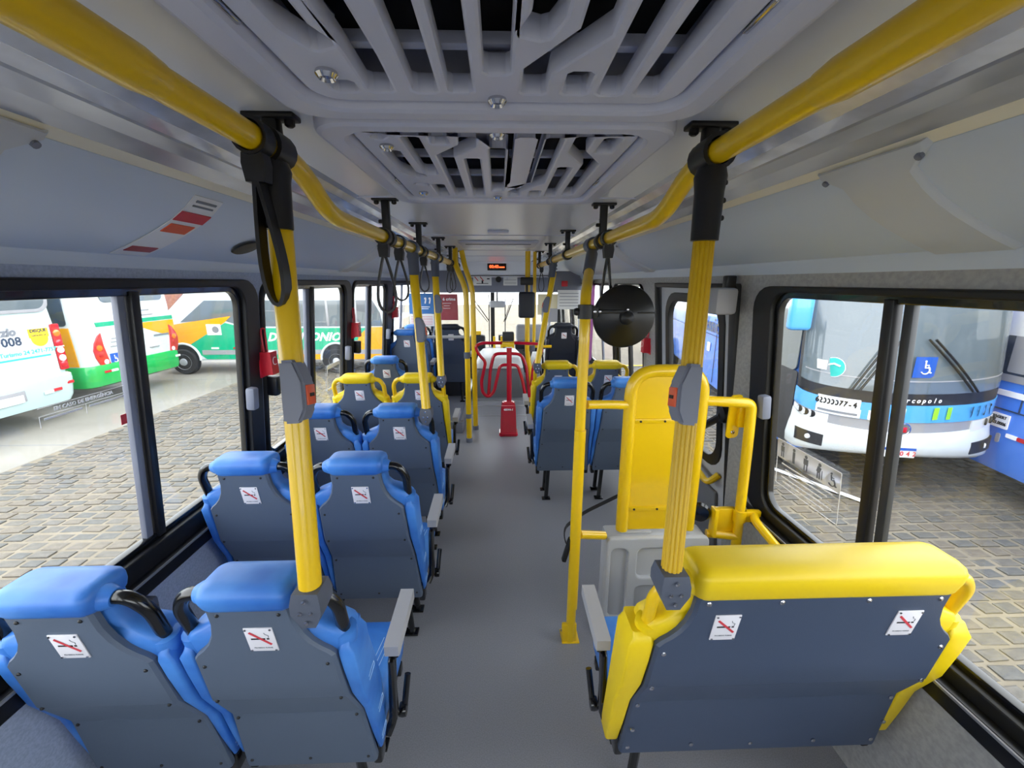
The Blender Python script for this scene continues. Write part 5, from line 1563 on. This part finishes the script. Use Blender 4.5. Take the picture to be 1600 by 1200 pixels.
front_strip('route_label', lambda s: bb(s) + 0.005, lambda s: (bt(s) + bb(s)) / 2 + 0.005, 'paper', 0.022, -0.63, -0.27)
front_text(-0.625, '62000077-4', lambda s: (bt(s) + bb(s)) / 2 + 0.055, 0.10, 'black_print', 0.034, 0.027, bold=0.003)
front_strip('label_line', lambda s: bb(s) + 0.03, lambda s: bb(s) + 0.06, 'grey_print', 0.026, -0.61, -0.29, 1)
k = MB(M['chrome'], M['lamp_red'])
k.lathe([(0.085, 0), (0.085, 0.012), (0.07, 0.016), (0.066, 0.010), (0, 0.010)], (0, 0, 0), V((0, 0, 1)), 24)
k.use(M['lamp_red']).box((0, -0.005, 0.012), (0.075, 0.07, 0.008), 0.004)
k.build('round_emblem', D_, on_front(0.02, (gb(0) + bb(0)) / 2 - 0.01, 0.012))
k = mb('paper'); k.box((0, 0, 0), (0.38, 0.13, 0.008), 0.003); k.build('number_plate', D_, on_front(0.0, -0.31, 0.07))
k = mb('access_blue'); k.box((0, 0.048, 0.003), (0.38, 0.034, 0.006)); k.build('plate_header', D_, on_front(0.0, -0.31, 0.074))
front_text(0.02, '042', -0.325, 0.085, 'red_print', 0.038, 0.078, bold=0.002)
k = mb('access_blue'); k.box((0, 0, 0), (0.25, 0.26, 0.004)); k.build('access_sign', D_, on_front(0.07, 0.78, 0.026))
wheelchair(D_, on_front(0.07, 0.77, 0.032), 0.26)
k = mb('teal_print'); k.lathe([(0.12, 0), (0.12, 0.004), (0, 0.004)], (0, 0, 0), V((0, 0, 1)), 24); k.build('round_sticker', D_, on_front(-0.52, 0.74, 0.030))
k = mb('white_print'); k.lathe([(0.128, 0), (0.128, 0.002), (0, 0.002)], (0, 0, 0), V((0, 0, 1)), 24); k.tube([V((-0.07, 0.02, 0.006)), V((0, 0.045, 0.006)), V((0.07, 0.02, 0.006))], 0.012, 6); k.build('sticker_ring', D_, on_front(-0.52, 0.74, 0.028))
k = mb('paper'); k.box((0, 0, 0), (0.20, 0.12, 0.004)); k.build('window_label', D_, on_front(-0.66, 0.77, 0.026))
for s0, z0, s1, z1 in ((-0.36, 0.47, -0.14, 1.15), (-0.31, 0.46, -0.09, 1.13), (0.40, 0.50, 0.06, 1.12), (0.44, 0.50, 0.10, 1.12)):
    k = mb('black'); k.tube([dpt(s0 + (s1 - s0) * i / 6, z0 + (z1 - z0) * i / 6, 0.05) for i in range(7)], 0.013, 6); k.build('wiper', D_)
k = mb('bus_sky'); k.box(dpt(-0.80, 1.50, 0.22), (0.26, 0.16, 0.62), 0.05, seg=3); k.tube([dpt(-0.80, 1.78, 0.22), dpt(-0.80, 2.25, 0.05)], 0.03, 8); k.build('wing_mirror', D_, angle=50)
# its left flank, seen through the door glass
Ds = frame((-HW - 0.004, 0, 0), (0, -1, 0), (0, 0, 1))
text('lettering', 'clássico', 0.46, Ds @ Matrix.Translation((-4.15, 0.84 - G, 0.010)), 'bluegrey_print', D_, bold=0.008, sx=1.25)
def dside(name, u0, v0, u1, v1, mtl, r=0.02, d=0.004): return plate(name, rrect(-u1, v0 - G, -u0, v1 - G, r), [], 0.012, mtl, D_, Ds @ Matrix.Translation((0, 0, d)))
dside('cab_window', 0.10, 0.62, 1.4, 2.0, 'bus_glass_grey', 0.1)
dside('cab_panel', 0.05, -0.42, 1.5, 0.62, 'dash', 0.03)
dside('side_glass', 1.6, 1.30, 11.0, 2.2, 'bus_glass', 0.06)
dside('white_panel', 2.55, -0.43, 3.05, 0.10, 'bus_white')
dside('marker_light', 3.10, -0.30, 3.24, 0.30, 'lamp_red', 0.02, 0.008)
dside('access_sign', 4.1, 0.24, 4.3, 0.44, 'white_print', 0.02, 0.006)
for u in (1.55, 2.6, 3.7, 4.9): dside('panel_joint', u, -0.40, u + 0.012, 1.25, 'bluegrey_print', 0.003, 0.003)
dside('panel_joint', 1.6, 0.62, 11.0, 0.632, 'bluegrey_print', 0.003, 0.003)
k = mb('dash'); k.lathe([(0.56, 0), (0.55, 0.012), (0, 0.012)], (-1.0, 0.5, 0.004), V((0, 0, 1)), 26); k.build('wheel_arch', D_, Ds)
wheel(D_, 'wheel', Ds @ V((-1.0, 0.47, -0.08)), (-1, 0, 0), 0.47)
wheel(D_, 'wheel', V((HW - 0.1, 1.0, 0.47)), (1, 0, 0), 0.47)
wheel(D_, 'wheel', Ds @ V((-8.4, 0.47, -0.08)), (-1, 0, 0), 0.47)

# --- second blue coach at the right edge
F_ = thing('coach', 'plain blue coach beside the light blue one, cut by the right edge', 'bus', (7.98, 6.6, G), rz=-math.atan2(0.2, 0.98))
k = mb('bus_blue'); k.box((0, 0, 1.55), (2.4, 11.0, 2.4), 0.10); k.box((0, 0, 2.75), (2.3, 10.9, 0.5), 0.15); k.build('body', F_, angle=40)
Fs = frame((-1.204, 0, 0), (0, -1, 0), (0, 0, 1))
def fside(name, u0, v0, u1, v1, mtl, r=0.02, d=0.004, th=0.012): return plate(name, rrect(u0, v0 - G, u1, v1 - G, r), [], th, mtl, F_, Fs @ Matrix.Translation((0, 0, d)))
fside('window_band', -5.3, 0.66, 5.3, 1.75, 'bus_glass', 0.05)
fside('grey_belt', -5.3, 0.58, 5.3, 0.67, 'bus_grey', 0.01, 0.006)
for u in (-0.2, 0.9, 1.95, 3.3): fside('window_pillar', u, 0.70, u + 0.22, 1.74, 'bus_grey', 0.02, 0.010)
for u in (0.3, 1.72, 2.25): fside('light_gap_pane', u, 1.15, u + 0.42, 1.70, 'paper', 0.05, 0.012)  # pale panes paint the brightness showing through the dark window band
fside('panel_joint', -5.3, 0.22, 5.3, 0.235, 'bluegrey_print', 0.003, 0.004)
for u in (0.5, 2.22, 3.6): fside('panel_joint', u, 0.22, u + 0.012, 0.58, 'bluegrey_print', 0.003, 0.004)
fside('notice', 1.90, 0.40, 2.35, 0.47, 'white_print', 0.01, 0.008)
fs_ = fside('notice', 1.93, -0.01, 2.15, 0.17, 'white_print', 0.01, 0.008)
text('lettering', 'AGERT', 0.05, Fs @ Matrix.Translation((2.04, 0.125 - G, 0.016)), 'black_print', F_, bold=0.002)
text('lettering', '03.0006', 0.055, Fs @ Matrix.Translation((2.04, 0.045 - G, 0.016)), 'black_print', F_, bold=0.003)
fside('reflector', 2.16, -0.10, 2.30, -0.05, 'white_print', 0.01, 0.008)
fside('reflector', 2.30, -0.10, 2.46, -0.05, 'lamp_red', 0.01, 0.008)
fside('flap_catch', 2.04, -0.20, 2.09, -0.08, 'bus_grey', 0.02, 0.008)
for y in (-3.8, 3.6): wheel(F_, 'wheel', V((-1.08, y, 0.47)), (-1, 0, 0), 0.47)

# --- buildings at the ends of the yard
b1 = thing('outside_building', 'red brick gable behind the parked buses at left', 'building', (-24.0, 27.5, G))
k = mb('brick_red'); k.prism([(-4.5, 0), (4.5, 0), (4.5, 4.0), (0, 6.5), (-4.5, 4.0)], lambda u, v: (u, 0, v), lambda u, v: (u, 9, v)); k.build('wall', b1)
k = mb('hood')
for s in (-1, 1): k.loft([[V((s * 4.9, yy, 3.8)), V((0, yy, 6.55)), V((0, yy, 6.75)), V((s * 4.9, yy, 4.0))] for yy in (-0.3, 9.3)])
k.build('roof', b1)
b3 = thing('outside_building', 'grey rendered shed behind the coaches at right', 'building', (16.0, 24.0, G))
k = mb('render'); k.box((0, 3, 2.6), (12, 6, 5.2), 0.02); k.build('wall', b3)
k = mb('hood'); k.box((0, 3, 5.3), (12.6, 6.6, 0.2), 0.02); k.build('roof', b3)

# ------------------------------------------------------------------ stickers on our own windows
def win_root(n): return bpy.data.objects['window_%d' % n]
def wf_(side, y, z, d=-0.018): return frame(wpt(side, y, z, d), (0, 1 if side < 0 else -1, 0), (SL if side < 0 else -SL, 0, 0.9956))
w1 = win_root(1)
m_ = wf_(-1, 1.27, 1.43)
k = mb('white_print')
for v in (0.030, 0.006): k.box((0, v, 0), (0.27, 0.0014, 0.0008))
for u in (-0.134, 0.0): k.box((u, -0.010, 0), (0.0014, 0.032, 0.0008))
k.build('sticker_rule', w1, m_)
text('lettering', 'EM CASO DE EMERGÊNCIA', 0.0155, m_ @ Matrix.Translation((0.0, 0.018, 0.0006)), 'white_print', w1, bold=0.0005, depth=0.0004)
k = mb('white_print'); k.box((-0.068, -0.004, 0.0006), (0.11, 0.006, 0.0008)); k.box((0.07, -0.004, 0.0006), (0.12, 0.006, 0.0008)); k.build('sticker_line', w1, m_)
k = mb('red_print'); k.box((0.12, -0.085, 0.001), (0.022, 0.035, 0.0008)); k.build('sticker_mark', w1, m_)
w2 = win_root(2)
m_ = wf_(-1, 3.25, 1.08)
plate('sticker_frame', rrect(-0.13, -0.10, 0.13, 0.10, 0.01), [rrect(-0.12, -0.085, 0.12, 0.07, 0.006)], 0.001, 'white_print', w2, m_)
w6 = win_root(6)
m_ = wf_(1, 1.605, 1.0, -0.016)
cell = 0.074
for i in range(5):
    u = (i - 2) * cell
    k = mb('white_print'); k.box((u, 0.045, 0), (cell - 0.004, 0.085, 0.001)); k.build('sticker_tile', w6, m_)
    mi_ = m_ @ Matrix.Translation((u, 0.045, 0.0012))
    if i == 4:
        wheelchair(w6, mi_ @ Matrix.Translation((-0.004, -0.006, 0)), 0.085, 'grey_print')
    else:
        k = mb('grey_print')
        k.lathe([(0.008, 0), (0.008, 0.001), (0, 0.001)], (0.004 if i == 3 else 0, 0.028, 0), V((0, 0, 1)), 10)
        bw = (0.022, 0.014, 0.026, 0.020)[i]
        k.box((0, 0.006, 0.0004), (bw, 0.026, 0.001), rot=Matrix.Rotation(-0.3 if i == 3 else 0, 3, 'Z'))
        for sx in (-1, 1): k.box((sx * bw * 0.28, -0.020, 0.0004), (0.006, 0.028, 0.001))
        if i == 3: k.box((0.018, -0.012, 0.0004), (0.003, 0.04, 0.001))
        if i == 2: k.lathe([(0.006, 0), (0.006, 0.001), (0, 0.001)], (0.008, 0.012, 0.001), V((0, 0, 1)), 8)
        k.build('pictogram', w6, mi_)
k = mb('white_print')
for j in range(5): k.box((-0.01 * (j == 4), -0.022 - j * 0.022, 0), (0.30 - 0.05 * (j % 3), 0.006, 0.0008))
k.build('sticker_line', w6, m_)
plate('sticker_frame', rrect(-0.187, -0.135, 0.187, 0.09, 0.004), [rrect(-0.184, -0.132, 0.184, 0.001, 0.003)], 0.001, 'white_print', w6, m_)
